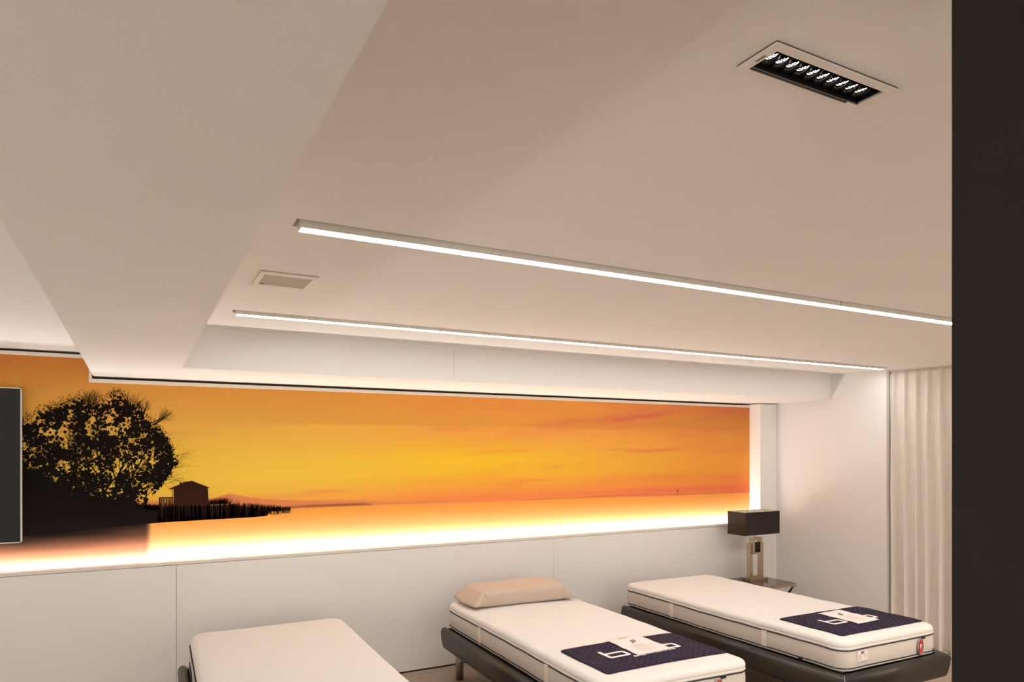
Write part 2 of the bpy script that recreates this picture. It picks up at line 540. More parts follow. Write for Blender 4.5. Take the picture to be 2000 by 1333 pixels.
co1, f1 = grid_mesh('a', XLW, XP, ZMB, ZMT1, 0.010, YM)
co2, f2 = grid_mesh('b', XLW, -0.250, ZMT1, ZMT2, 0.010, YM)
co = np.concatenate([co1, co2]); fc = np.concatenate([f1, f2 + len(co1)])
me = bpy.data.meshes.new('wall_mural')
me.from_pydata(co.tolist(), [], fc.tolist())
colr = mural_colour(co[:, 0], co[:, 2])
ca = me.color_attributes.new('print', 'FLOAT_COLOR', 'POINT')
ca.data.foreach_set('color', np.concatenate([colr, np.ones((len(co), 1))], 1).astype(np.float32).ravel())
mm = bpy.data.materials.new('mural_print')
mm.use_nodes = True
nt = mm.node_tree
b_ = nt.nodes['Principled BSDF']
b_.inputs['Roughness'].default_value = 0.75
b_.inputs['Specular IOR Level'].default_value = 0.15
at = nt.nodes.new('ShaderNodeVertexColor'); at.layer_name = 'print'
nt.links.new(at.outputs['Color'], b_.inputs['Base Color'])
me.materials.append(mm)
mural = bpy.data.objects.new('wall_mural', me)
COL.objects.link(mural)
tag(mural, 'wide orange sunset lake mural across the back wall above the white panels', 'mural')

# board that carries the print
bm = bmesh.new()
box(bm, XLW, XP, YM + .002, YM + .03, ZMB, ZMT1)
box(bm, XLW, -0.25, YM + .002, YM + .03, ZMT1, ZMT2)
link('backing_board', bm, MURALF, mural)
# frame profile with the step beside the beam
bm = bmesh.new()
box(bm, -0.257, XP, YM - .014, YM + .02, 2.057, 2.079)
box(bm, -0.257, -0.240, YM - .014, YM + .02, 2.079, 2.205)
box(bm, XLW, -0.240, YM - .014, YM + .02, 2.203, 2.224)
fr = link('frame', bm, MURALF, mural)
fr['label'] = 'thin white frame profile stepping down beside the beam'

INKD = mat('mural_ink_dark', srgb(20, 13, 10), 0.8, spec=0.1)
INKB = mat('mural_ink_brown', srgb(42, 24, 17), 0.8, spec=0.1)
INKH = mat('mural_ink_house', srgb(52, 26, 18), 0.8, spec=0.1)
INKR = mat('mural_ink_reed', srgb(84, 44, 28), 0.8, spec=0.1)

def clipx(x):
    return max(x, XLW + 0.001)

def poly(bm, pts, y, mi=0):
    try:
        f = bm.faces.new([bm.verts.new((x, y, z)) for x, z in pts])
        f.material_index = mi
    except ValueError:
        pass

def topz(x):
    return ZMT1 - .005 if x > -0.262 else ZMT2 - .005

def blob(bm, x, z, r, y, n=7, mi=0):
    pts = []
    a0 = random.random() * 6.28
    for k in range(n):
        a = a0 + k * 2 * math.pi / n
        rr = r * random.uniform(0.55, 1.25)
        px, pz = x + rr * math.cos(a), z + rr * math.sin(a)
        pts.append((px, min(pz, topz(px))))
    if all(-2.68 < p[0] for p in pts):
        poly(bm, pts, y, mi)

def stroke(bm, x0, z0, x1, z1, w0, w1, y, mi=0):
    dx, dz = x1 - x0, z1 - z0
    l = math.hypot(dx, dz)
    if l < 1e-5: return
    nx, nz = -dz / l, dx / l
    z1 = min(z1, topz(x1))
    poly(bm, [(x0 - nx * w0, z0 - nz * w0), (x1 - nx * w1, z1 - nz * w1), (x1 + nx * w1, z1 + nz * w1), (x0 + nx * w0, z0 + nz * w0)], y, mi)

# outline of the crown: top and right boundary as functions (metres on the mural)
def crown_top(x):
    return np.interp(x, [-1.6, -0.62, -0.58, -0.52, -0.45, -0.36, -0.30, -0.24, -0.18, -0.10, -0.03, 0.03, 0.08, 0.13, 0.17, 0.20, 0.215],
                        [1.85, 1.83, 1.80, 1.86, 1.88, 1.93, 1.95, 1.90, 1.93, 2.00, 1.93, 1.89, 1.80, 1.78, 1.72, 1.65, 1.56])
def crown_bot(x):
    return np.interp(x, [-1.6, 0.02, 0.06, 0.10, 0.15, 0.19, 0.215], [1.1, 1.25, 1.30, 1.36, 1.43, 1.48, 1.54])

tb = bmesh.new()
rt = random.Random(5)
def branch(x, z, ang, length, w, depth, y, thin=False):
    n = 4
    for k in range(n):
        nx_ = x + math.cos(ang) * length / n
        nz_ = z + math.sin(ang) * length / n
        stroke(tb, x, z, nx_, nz_, w, w * 0.86, y)
        x, z = nx_, nz_
        w *= 0.86
        ang += rt.uniform(-0.16, 0.16)
        if depth > 0 and k >= 1:
            branch(x, z, ang + rt.choice((-1, 1)) * rt.uniform(0.3, 0.75), length * rt.uniform(0.5, 0.72), w * 0.6, depth - 1, y, thin)
    if depth > 0:
        branch(x, z, ang + rt.uniform(-0.3, 0.3), length * 0.65, w * 0.8, depth - 1, y, thin)

YT = YM - 0.0012
# trunks fanning from the bank
for (x, ang, L_, w) in [(-0.17, 1.60, 0.30, .012), (-0.15, 1.42, 0.28, .010), (-0.13, 1.2, 0.30, .010), (-0.19, 1.75, 0.32, .009), (-0.30, 1.65, 0.26, .009),
                        (-0.40, 1.5, 0.26, .010), (-0.10, 1.0, 0.28, .009), (-0.22, 1.95, 0.28, .009), (-0.55, 1.6, 0.28, .012), (-0.08, 1.35, 0.25, .007),
                        (-0.48, 1.8, 0.26, .010), (0.05, 1.5, 0.16, .006), (-0.75, 1.5, 0.28, .012), (-1.0, 1.6, 0.28, .012), (-1.3, 1.5, 0.28, .012)]:
    branch(x, 1.22, ang, L_, w, 3, YT)
# bare twigs reaching above the foliage
for (x, z, ang, L_) in [(-0.24, 1.86, 1.75, .07), (-0.22, 1.86, 1.5, .07), (-0.20, 1.84, 1.9, .08), (-0.08, 1.88, 1.2, .07), (-0.05, 1.86, .95, .08), (0.03, 1.86, 1.1, .05), (0.02, 1.88, 1.5, .04),
                        (0.10, 1.80, 0.7, .07), (0.11, 1.82, 0.55, .06), (-0.33, 1.86, 1.6, .05), (-0.44, 1.84, 1.6, .04), (-0.13, 1.9, 1.5, .06), (0.17, 1.62, 0.5, .02),
                        (-0.26, 1.90, 1.6, .06), (-0.23, 1.92, 1.45, .05)]:
    for rep in range(2):
        branch(x + rt.uniform(-.01, .01), z, ang + rt.uniform(-.15, .15), L_, .0030, 2, YT, True)
# foliage
def density(x, z):
    """how closely the leaves stand: solid low and left, open in windows higher up"""
    top, bot = crown_top(x), crown_bot(x)
    if z > top or z < bot: return 0
    d = 0.96
    e = min((top - z) / 0.05, 1)
    d *= 0.35 + 0.65 * e
    for (hx, hz, rx, rz, s) in [(-0.50, 1.745, .045, .03, .9), (-0.43, 1.75, .05, .035, .95), (-0.34, 1.735, .05, .03, .8), (-0.53, 1.64, .055, .05, .9), (-0.45, 1.70, .03, .04, .9),
                                (-0.14, 1.75, .04, .035, .6), (-0.05, 1.70, .05, .045, .75), (-0.19, 1.60, .05, .04, .5), (-0.10, 1.53, .06, .09, .65), (-0.12, 1.44, .03, .03, .5),
                                (-0.31, 1.49, .04, .09, .65), (-0.22, 1.50, .035, .06, .6), (0.05, 1.73, .06, .03, .6), (-0.34, 1.42, .03, .05, .6), (0.02, 1.52, .04, .03, .55),
                                (0.06, 1.345, .035, .04, .8), (0.12, 1.33, .05, .05, .9), (0.13, 1.57, .03, .02, .5), (-0.26, 1.76, .03, .03, .6), (0.02, 1.83, .05, .05, .5), (-0.42, 1.82, .05, .02, .5), (-0.27, 1.83, .03, .05, .5), (-0.02, 1.32, .03, .02, .5)]:
        d *= 1 - s * math.exp(-((x - hx) / rx) ** 2 - ((z - hz) / rz) ** 2)
    return d
random.seed(21)
nz_ = lambda x, z: float(fbm(np.array([x * 13 + 40]), np.array([z * 13 + 3]), 91, 4)[0])
rx_ = [(random.uniform(-0.66, 0.235), random.uniform(1.22, 2.03)) for _ in range(17000)]
for (x, z) in rx_:
    d = density(x, z)
    if d <= 0: continue
    n = nz_(x, z)
    low = z < 1.40 + 0.05 * math.sin(x * 9) and x < 0.0
    if low or random.random() < d * (1.0 if n > 0.43 else 0.20):
        blob(tb, x, z, random.uniform(.004, .0125), YT - random.uniform(.0001, .0012), 6)
for _ in range(2500):
    x = random.uniform(-2.6, -0.64); z = random.uniform(1.1, 1.86)
    blob(tb, x, z, random.uniform(.012, .03), YT - random.uniform(.0001, .0012), 7)
# single leaves outside the outline
for _ in range(900):
    x = random.uniform(-0.62, 0.2); z = crown_top(x) + abs(random.gauss(0, .022))
    blob(tb, x, z, random.uniform(.0015, .004), YT - .0001, 5)
for _ in range(350):
    z = random.uniform(1.40, 1.72)
    x = np.interp(z, [1.40, 1.48, 1.56, 1.65, 1.72], [.12, .18, .205, .195, .165]) + random.gauss(0, .012)
    blob(tb, x, z, random.uniform(.002, .006), YT - .0001, 5)
# dark undergrowth and bank
poly(tb, [(-2.68, 1.120), (-0.60, 1.128), (-0.45, 1.128), (-0.36, 1.134), (-0.27, 1.146), (-0.20, 1.152), (-0.05, 1.160), (0.085, 1.170), (0.12, 1.173), (0.12, 1.270),
          (0.06, 1.285), (0.00, 1.295), (-0.10, 1.325), (-0.20, 1.35), (-0.35, 1.37), (-0.42, 1.44), (-0.50, 1.50), (-0.58, 1.53), (-0.9, 1.55), (-2.68, 1.55)], YT + .0002)
for k in range(260):
    x = random.uniform(-0.12, 0.13); z = np.interp(x, [-0.12, 0.0, 0.12], [1.32, 1.29, 1.272])
    stroke(tb, x, z - .02, x + random.gauss(0, .006), z + random.uniform(.002, .02), .0016, .0006, YT - .0003)
o = link('printed_tree', tb, INKD, mural)
o['label'] = 'black tree silhouette printed at the left of the mural'

# bank with reeds
bmr = bmesh.new()
poly(bmr, [(0.02, 1.168), (0.25, 1.176), (0.50, 1.178), (0.70, 1.181), (0.79, 1.185), (0.80, 1.215), (0.72, 1.245), (0.60, 1.262), (0.40, 1.272), (0.25, 1.275), (0.02, 1.270)], YM - .0008)
rr = random.Random(3)
for k in range(900):
    x = rr.uniform(0.02, 0.95)
    f = max(0.0, (x - 0.55) / 0.4)
    z0 = np.interp(x, [0, 0.5, 0.95], [1.17, 1.179, 1.19]) + (rr.uniform(0.0, 0.03) if x > 0.78 else 0)
    z1 = np.interp(x, [0, 0.45, 0.7, 0.95], [1.283, 1.286, 1.268, 1.236]) + rr.gauss(0, .006)
    if x > 0.80 and rr.random() < 0.55: z0 = 1.215
    stroke(bmr, x, z0, x + rr.gauss(0, .004), z1, .0018, .0008, YM - .0009)
poly(bmr, [(0.78, 1.212), (0.95, 1.226), (0.95, 1.233), (0.85, 1.240), (0.78, 1.246)], YM - .0008)
for k in range(160):
    x = 0.50 + rr.gauss(0, .035); a = rr.uniform(0.8, 2.3); l = rr.uniform(.02, .045)
    stroke(bmr, x, 1.28, x + math.cos(a) * l, 1.28 + math.sin(a) * l, .0012, .0005, YM - .0009)
for k in range(40):
    x = 0.445 + rr.gauss(0, .012); a = rr.uniform(1.0, 2.6); l = rr.uniform(.02, .04)
    stroke(bmr, x, 1.28, x + math.cos(a) * l, 1.28 + math.sin(a) * l, .0010, .0005, YM - .0009)
o = link('printed_reed_bank', bmr, INKB, mural)
o['label'] = 'dark brown reed bank printed beside the hut'

bmh = bmesh.new()
Yh = YM - .0012
poly(bmh, [(0.180, 1.385), (0.250, 1.4165), (0.250, 1.431), (0.256, 1.431), (0.256, 1.427), (0.262, 1.427), (0.262, 1.424), (0.275, 1.430), (0.323, 1.437), (0.434, 1.388), (0.418, 1.388), (0.424, 1.275), (0.214, 1.275), (0.214, 1.386)], Yh)
stroke(bmh, 0.2065, 1.33, 0.2065, 1.39, .0014, .0014, Yh)
stroke(bmh, 0.131, 1.333, 0.215, 1.331, .0022, .0022, Yh)
stroke(bmh, 0.131, 1.275, 0.131, 1.333, .0018, .0018, Yh)
for k in range(9):
    x = 0.136 + k * 0.009
    stroke(bmh, x, 1.275, x, 1.332, .0030, .0030, Yh)
o = link('printed_hut', bmh, INKH, mural)
o['label'] = 'dark hut silhouette with chimney and railing'

for (x, h_, w) in [(4.456, .040, .0030), (1.85, .014, .0010), (1.95, .014, .0010), (3.08, .014, .0010), (3.18, .012, .0010), (3.95, .016, .0016), (4.10, .015, .0012), (5.05, .018, .0014), (5.27, .018, .0014)]:
    bmp = bmesh.new()
    z = float(horizon(np.array([x]))[0])
    if h_ > .03:
        poly(bmp, [(x - .0015, z - .002), (x + .0015, z - .002), (x + .0015, z + .034), (x + .007, z + .036), (x + .009, z + .047), (x - .009, z + .047), (x - .007, z + .036), (x - .0015, z + .034)], Yh)
    else:
        stroke(bmp, x, z - .002, x, z + h_, w * .6, w * .6, Yh)
    link('printed_channel_post', bmp, INKH, mural)

# ------------------------------------------------------------------ lamps of the room, and added ones out of view
# light strip inside the ledge
root = empty('cove_light', (0, YW + .07, 0.916), 'long glowing white light strip in the ledge below the mural', 'light strip')
bm = bmesh.new(); box(bm, XLW + .01, XP - .006, 0.038, 0.060, 0.0, 0.0115)
link('diffuser', bm, COVE_E, root)
bm = bmesh.new(); box(bm, XLW + .01, XP - .006, 0.0605, 0.064, 0.0, 0.014)
link('profile', bm, MURALF, root)

# added unseen strip low on the left wall, lights the ceiling past the beam
root = empty('cove_light', (XLW + .08, 1.0, 0.916), 'added light strip low on the left wall, out of view', 'light strip')
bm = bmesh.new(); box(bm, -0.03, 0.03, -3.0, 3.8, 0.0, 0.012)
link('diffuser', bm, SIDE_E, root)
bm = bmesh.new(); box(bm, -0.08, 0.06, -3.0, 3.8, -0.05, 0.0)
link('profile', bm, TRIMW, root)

def light_line(y0, y1, label, joints, x0=0.434, x1=5.494, zb=2.3095):
    root = empty('ceiling_light_line', (x0, (y0 + y1) / 2, ZC), label, 'light line', 'slim light lines hanging from ceiling slots')
    w = (y1 - y0) / 2
    L_ = x1 - x0
    bm = bmesh.new()
    box(bm, 0, L_, -w, w, zb - ZC + .0004, 0.055)
    link('housing', bm, LAMPBODY, root)
    bm = bmesh.new(); box(bm, 0.003, L_ - .003, -w + .0015, w - .0015, zb - ZC, zb - ZC + .0052)
    link('diffuser', bm, LINE_E, root)
    for j in joints:
        bm = bmesh.new(); box(bm, j - x0 - .002, j - x0 + .002, -w - .0012, -w + .002, zb - ZC + .001, 0.01)
        link('connector', bm, CHROME, root)
    return root
light_line(2.145, 2.194, 'longer looking bright light line nearer the camera, cut off by the dark partition', [2.886])
light_line(3.672, 3.718, 'bright light line nearer the mural, ending at the curtain', [])
ll = light_line(-0.90, -0.854, 'added third light line behind the camera, brightening the room from out of view', [])  # added behind the camera to brighten panels, curtain and right wall
ll.location.z = ZC - 0.056

# recessed multi-lens downlight
def downlight(cx, cy, label, power):
    root = empty('recessed_downlight', (cx, cy, ZC), label, 'downlight', 'black multi-lens downlights in the ceiling')
    hx, hy = 0.1625, 0.045
    ix, iy = 0.1435, 0.0285
    bm = bmesh.new()
    for (a, b, c, d) in ((-hx, hx, -hy, -iy), (-hx, hx, iy, hy), (-hx, -ix, -iy, iy), (ix, hx, -iy, iy)):
        box(bm, a, b, c, d, -0.0058, -0.0022)
    link('frame', bm, TRIMW, root)
    bm = bmesh.new()
    e_ = .0006
    for (a, b, c, d) in ((-hx + e_, hx - e_, -hy + e_, -iy), (-hx + e_, hx - e_, iy, hy - e_), (-hx + e_, -ix, -iy, iy), (ix, hx - e_, -iy, iy)):
        box(bm, a, b, c, d, -0.0022, 0.0)
    link('gap_shade', bm, GAP, root)  # dark strip standing in for the shade between frame and ceiling
    bm = bmesh.new()
    # inner black tray, open at the bottom
    box(bm, -ix, ix, -iy, -iy + .003, -0.002, 0.045)
    box(bm, -ix, ix, iy - .004, iy, -0.004, 0.045)
    box(bm, -ix, -ix + .003, -iy, iy, -0.002, 0.045)
    box(bm, ix - .003, ix, -iy, iy, -0.002, 0.045)
    box(bm, -ix, ix, -iy, iy, 0.043, 0.046)
    link('tray', bm, BLACKM, root)
    bm = bmesh.new(); box(bm, -ix, ix - .030, iy - .001, iy + .003, -0.0075, -0.0055)
    link('lip', bm, BLACKM, root)
    n = 10
    pitch = 0.0268
    for k in range(n):
        x = (k - (n - 1) / 2) * pitch - 0.004
        # reflector cup
        bm = bmesh.new()
        seg = 28
        prof = [(0.0131, 0.000), (0.0127, 0.003), (0.0118, 0.0060), (0.0108, 0.0075)]
        rings = [[bm.verts.new((x + r * math.cos(a), r * 1.45 * math.sin(a), z)) for a in [j * 2 * math.pi / seg for j in range(seg)]] for r, z in prof]
        for A, B in zip(rings, rings[1:]):
            for j in range(seg):
                bm.faces.new((A[j], A[(j + 1) % seg], B[(j + 1) % seg], B[j]))
        link('reflector', bm, BLACKG, root, smooth=True)
        bm = bmesh.new()
        # lit ring around a darker faceted centre
        ro, ri = 0.0080, 0.0062
        A = [bm.verts.new((x + ro * math.cos(a), 1.6 * ro * math.sin(a), 0.0065)) for a in [j * 2 * math.pi / seg for j in range(seg)]]
        B = [bm.verts.new((x + ri * math.cos(a), 1.6 * ri * math.sin(a), 0.0055)) for a in [j * 2 * math.pi / seg for j in range(seg)]]
        for j in range(seg):
            f = bm.faces.new((A[j], B[j], B[(j + 1) % seg], A[(j + 1) % seg]))
        c = bm.verts.new((x, 0, 0.0045))
        for j in range(seg):
            f = bm.faces.new((B[j], c, B[(j + 1) % seg]))
            f.material_index = 1 if j % 4 < 3 else 0
        ln = link('lens', bm, [LENS_E, LENS_D], root, smooth=False)
        ln['label'] = 'lit lens'
    # rail between cups and frame
    ld = bpy.data.lights.new('downlight_beam', 'SPOT')
    ld.energy = power
    ld.color = (1.0, 0.84, 0.68)
    ld.spot_size = R(145); ld.spot_blend = 0.6
    ld.shadow_soft_size = 0.03
    lo_ = bpy.data.objects.new('beam', ld)
    COL.objects.link(lo_)
    lo_.parent = root
    lo_.location = (0, 0, -0.02)
    return root
dl = downlight(1.0995, 0.861, 'black recessed downlight with ten lit lenses, alone on the near ceiling', SPOT_POWER * 12)
for (x_, y_, l_) in ((2.95, 0.861, 'added black multi-lens downlight, unseen behind the partition'), (4.75, 0.861, 'added black multi-lens downlight towards the curtain, out of view')):
    d2 = downlight(x_, y_, l_, SPOT_POWER * 22)  # added as wide floods to lift the right wall and lower panels
    d2.location.z = ZC - 0.047
bm = bmesh.new()
for k in range(9):
    y = -0.010 + k * 0.0024
    box(bm, -0.1535, -0.1535 + (.0045 if k % 3 else .0058), y, y + .0014, -0.0062, -0.0057)
mk = link('marking', bm, BRASSINK, dl)
mk['label'] = 'tiny brown printed marking on the frame'

# square cover in the ceiling
root = empty('ceiling_speaker', (0.527, 2.917, ZC), 'square white framed cover set in ceiling between the light lines', 'ceiling speaker')
bm = bmesh.new()
hx, hy, ix, iy = 0.110, 0.125, 0.091, 0.092
for (a, b, c, d) in ((-hx, hx, -hy, -iy), (-hx, hx, iy, hy), (-hx, -ix, -iy, iy), (ix, hx, -iy, iy)):
    box(bm, a, b, c, d, -0.007, -0.0015, bevel=.0010)
link('frame', bm, LAMPBODY, root)
bm = bmesh.new()
for (a, b, c, d) in ((-hx + .001, hx - .001, -hy + .001, -iy), (-hx + .001, hx - .001, iy, hy - .001), (-hx + .001, -ix, -iy, iy), (ix, hx - .001, -iy, iy)):
    box(bm, a, b, c, d, -0.0015, 0.0)
link('gap_shade', bm, mat('gap_shade_grey', (0.22, 0.18, 0.15), 0.9), root)  # thin strip that paints the shade line round the cover frame
bm = bmesh.new(); box(bm, -ix, ix, -iy, iy, -0.003, 0.0)
g = link('cover', bm, mat('speaker_cloth', (0.50, 0.46, 0.41), 0.9, noise=0.05, scale=300), root)
g['label'] = 'grey-beige cloth cover'
bm = bmesh.new(); box(bm, -ix + .012, -ix + .022, iy - .012, iy - .004, -0.0045, -0.003)
link('sensor', bm, GAP, root)

# ------------------------------------------------------------------ curtain and its rail
def curtain():
    root = empty('curtain', (5.665, 3.75, 0), 'floor-length cream pinch-pleat curtain hanging at the right end of the room', 'curtain')
    bm = bmesh.new()
    y_hi, y_lo = 3.765, 0.9
    n = 620
    zs = [0.012, 0.05, 0.12, 0.198, 0.204, 0.5, 0.9, 1.3, 1.6, 1.85, 2.0, 2.1, 2.18, 2.235, 2.245, 2.27, 2.302]
    pitch = 0.0975
    rc = random.Random(4)
    amp = [rc.uniform(0.75, 1.2) for _ in range(60)]
    ph = [rc.uniform(-0.015, 0.015) for _ in range(60)]
    rows = []
    for z in zs:
        row = []
        f = min(1, max(0, (2.29 - z) / 0.9)); f = f * f * (3 - 2 * f)
        for i in range(n + 1):
            y = y_hi - (y_hi - y_lo) * i / n
            s = (y_hi + 0.028 - y) / pitch
            k = int(math.floor(s)); u = s - k
            k = min(k, 58)
            # top: narrow pinched ridge at u ~ 0.
            d = min(u, 1 - u)
            top = -0.034 * math.exp(-(d / 0.11) ** 2) + 0.006
            a = amp[k] * (1 - u) + amp[k + 1] * u
            wave = -0.068 * a * (0.5 + 0.5 * math.cos(2 * math.pi * (u + 0.07 * math.sin(2 * math.pi * u)))) + 0.020 + 0.006 * math.sin(4 * math.pi * s * 0.37)
            x = top * (1 - f) + wave * f
            yy = y + (ph[k] * (1 - u) + ph[k + 1] * u) * f
            x += 0.004 * math.sin(z * 3 + k) * f - (0.0025 if z < 0.2 else 0)
            row.append(bm.verts.new((x, yy - 3.75, z)))
        rows.append(row)
    for A, B in zip(rows, rows[1:]):
        for i in range(n):
            bm.faces.new((A[i], A[i + 1], B[i + 1], B[i]))
    o = link('cloth', bm, CURT, root, smooth=True)
    md = o.modifiers.new('thick', 'SOLIDIFY'); md.thickness = 0.0015; md.offset = 1
    bm = bmesh.new()
    rows = []
    return root
curtain()
bm = bmesh.new()
box(bm, 5.625, 5.705, 0.85, 3.742, ZC - .010, ZC)
box(bm, 5.660, 5.672, 0.85, 3.742, ZC - .022, ZC - .010)
tag(link('curtain_rail', bm, TRIMW), 'slim white ceiling rail that the curtain hangs from', 'curtain rail')

# ------------------------------------------------------------------ panel hung in front of the mural
root = empty('display_screen', (-1.35, YM - .012, 1.55), 'dark grey flat screen with thin pale edge cut off at left', 'screen')
w2 = 0.758; h2 = 0.455
bm = bmesh.new(); box(bm, -w2 + .006, w2 - .006, -0.042, -0.036, -h2 + .006, h2 - .006)
link('glass', bm, SCREEN, root)
bm = bmesh.new()
for (a, b, c, d) in ((-w2, w2, -h2, -h2 + .006), (-w2, w2, h2 - .006, h2), (-w2, -w2 + .006, -h2, h2), (w2 - .006, w2, -h2, h2)):
    box(bm, a, b, -0.044, -0.012, c, d)
e_ = link('bezel', bm, mat('bezel_silver', (0.62, 0.60, 0.56), 0.35, metal=0.4), root)
bm = bmesh.new(); box(bm, -w2 + .004, w2 - .004, -0.036, -0.014, -h2 + .004, h2 - .004)
link('housing', bm, BLACKM, root)
bm = bmesh.new(); box(bm, -.2, .2, -0.014, 0.011, -.2, .2)
link('bracket', bm, BLACKM, root)

# ------------------------------------------------------------------ beds
MW, ML = 0.90, 2.00      # mattress
ZB, ZT = 0.388, 0.562    # underside and top of the mattress

def rr_outline(x0, x1, y0, y1, r, seg=10, edge=24):
    """rounded rectangle outline with extra points along the sides"""
    P = []
    def arc(cx, cy, a0):
        for k in range(seg + 1):
            a = a0 + math.pi / 2 * k / seg
            P.append((cx + r * math.cos(a), cy + r * math.sin(a)))
    def side(a, b, n):
        for k in range(1, n):
            P.append((a[0] + (b[0] - a[0]) * k / n, a[1] + (b[1] - a[1]) * k / n))
    arc(x1 - r, y1 - r, 0)
    side(P[-1], (x0 + r, y1), edge // 2)
    arc(x0 + r, y1 - r, math.pi / 2)
    side(P[-1], (x0, y0 + r), edge)
    arc(x0 + r, y0 + r, math.pi)
    side(P[-1], (x1 - r, y0), edge // 2)
    arc(x1 - r, y0 + r, 1.5 * math.pi)
    side(P[-1], (x1, y1 - r), edge)
    return P

def sag(x, y, seed):
    """gentle unevenness of a soft mattress, in metres"""
    return 0.0016 * math.sin(x * 7 + seed) + 0.0022 * math.sin(y * 4.3 + seed * 2) + 0.0012 * math.sin(y * 23 + seed) * (1 if abs(x) > 0.3 else 0.2)

def band(bm, prof, x0, x1, y0, y1, r, seed=0, mi=0, cap_top=False, cap_bot=False):
    """prof: list of (inset, z); sweeps the profile round the rounded rectangle"""
    rings = []
    for ins, z in prof:
        O = rr_outline(x0 + ins, x1 - ins, y0 + ins, y1 - ins, max(0.01, r - ins))
        rings.append([bm.verts.new((px, py, z + sag(px, py, seed))) for px, py in O])
    n = len(rings[0])
    for A, B in zip(rings, rings[1:]):
        for k in range(n):
            f = bm.faces.new((A[k], A[(k + 1) % n], B[(k + 1) % n], B[k]))
            f.material_index = mi
    if cap_top: bm.faces.new(rings[-1])
    if cap_bot: bm.faces.new(rings[0][::-1])
    return rings

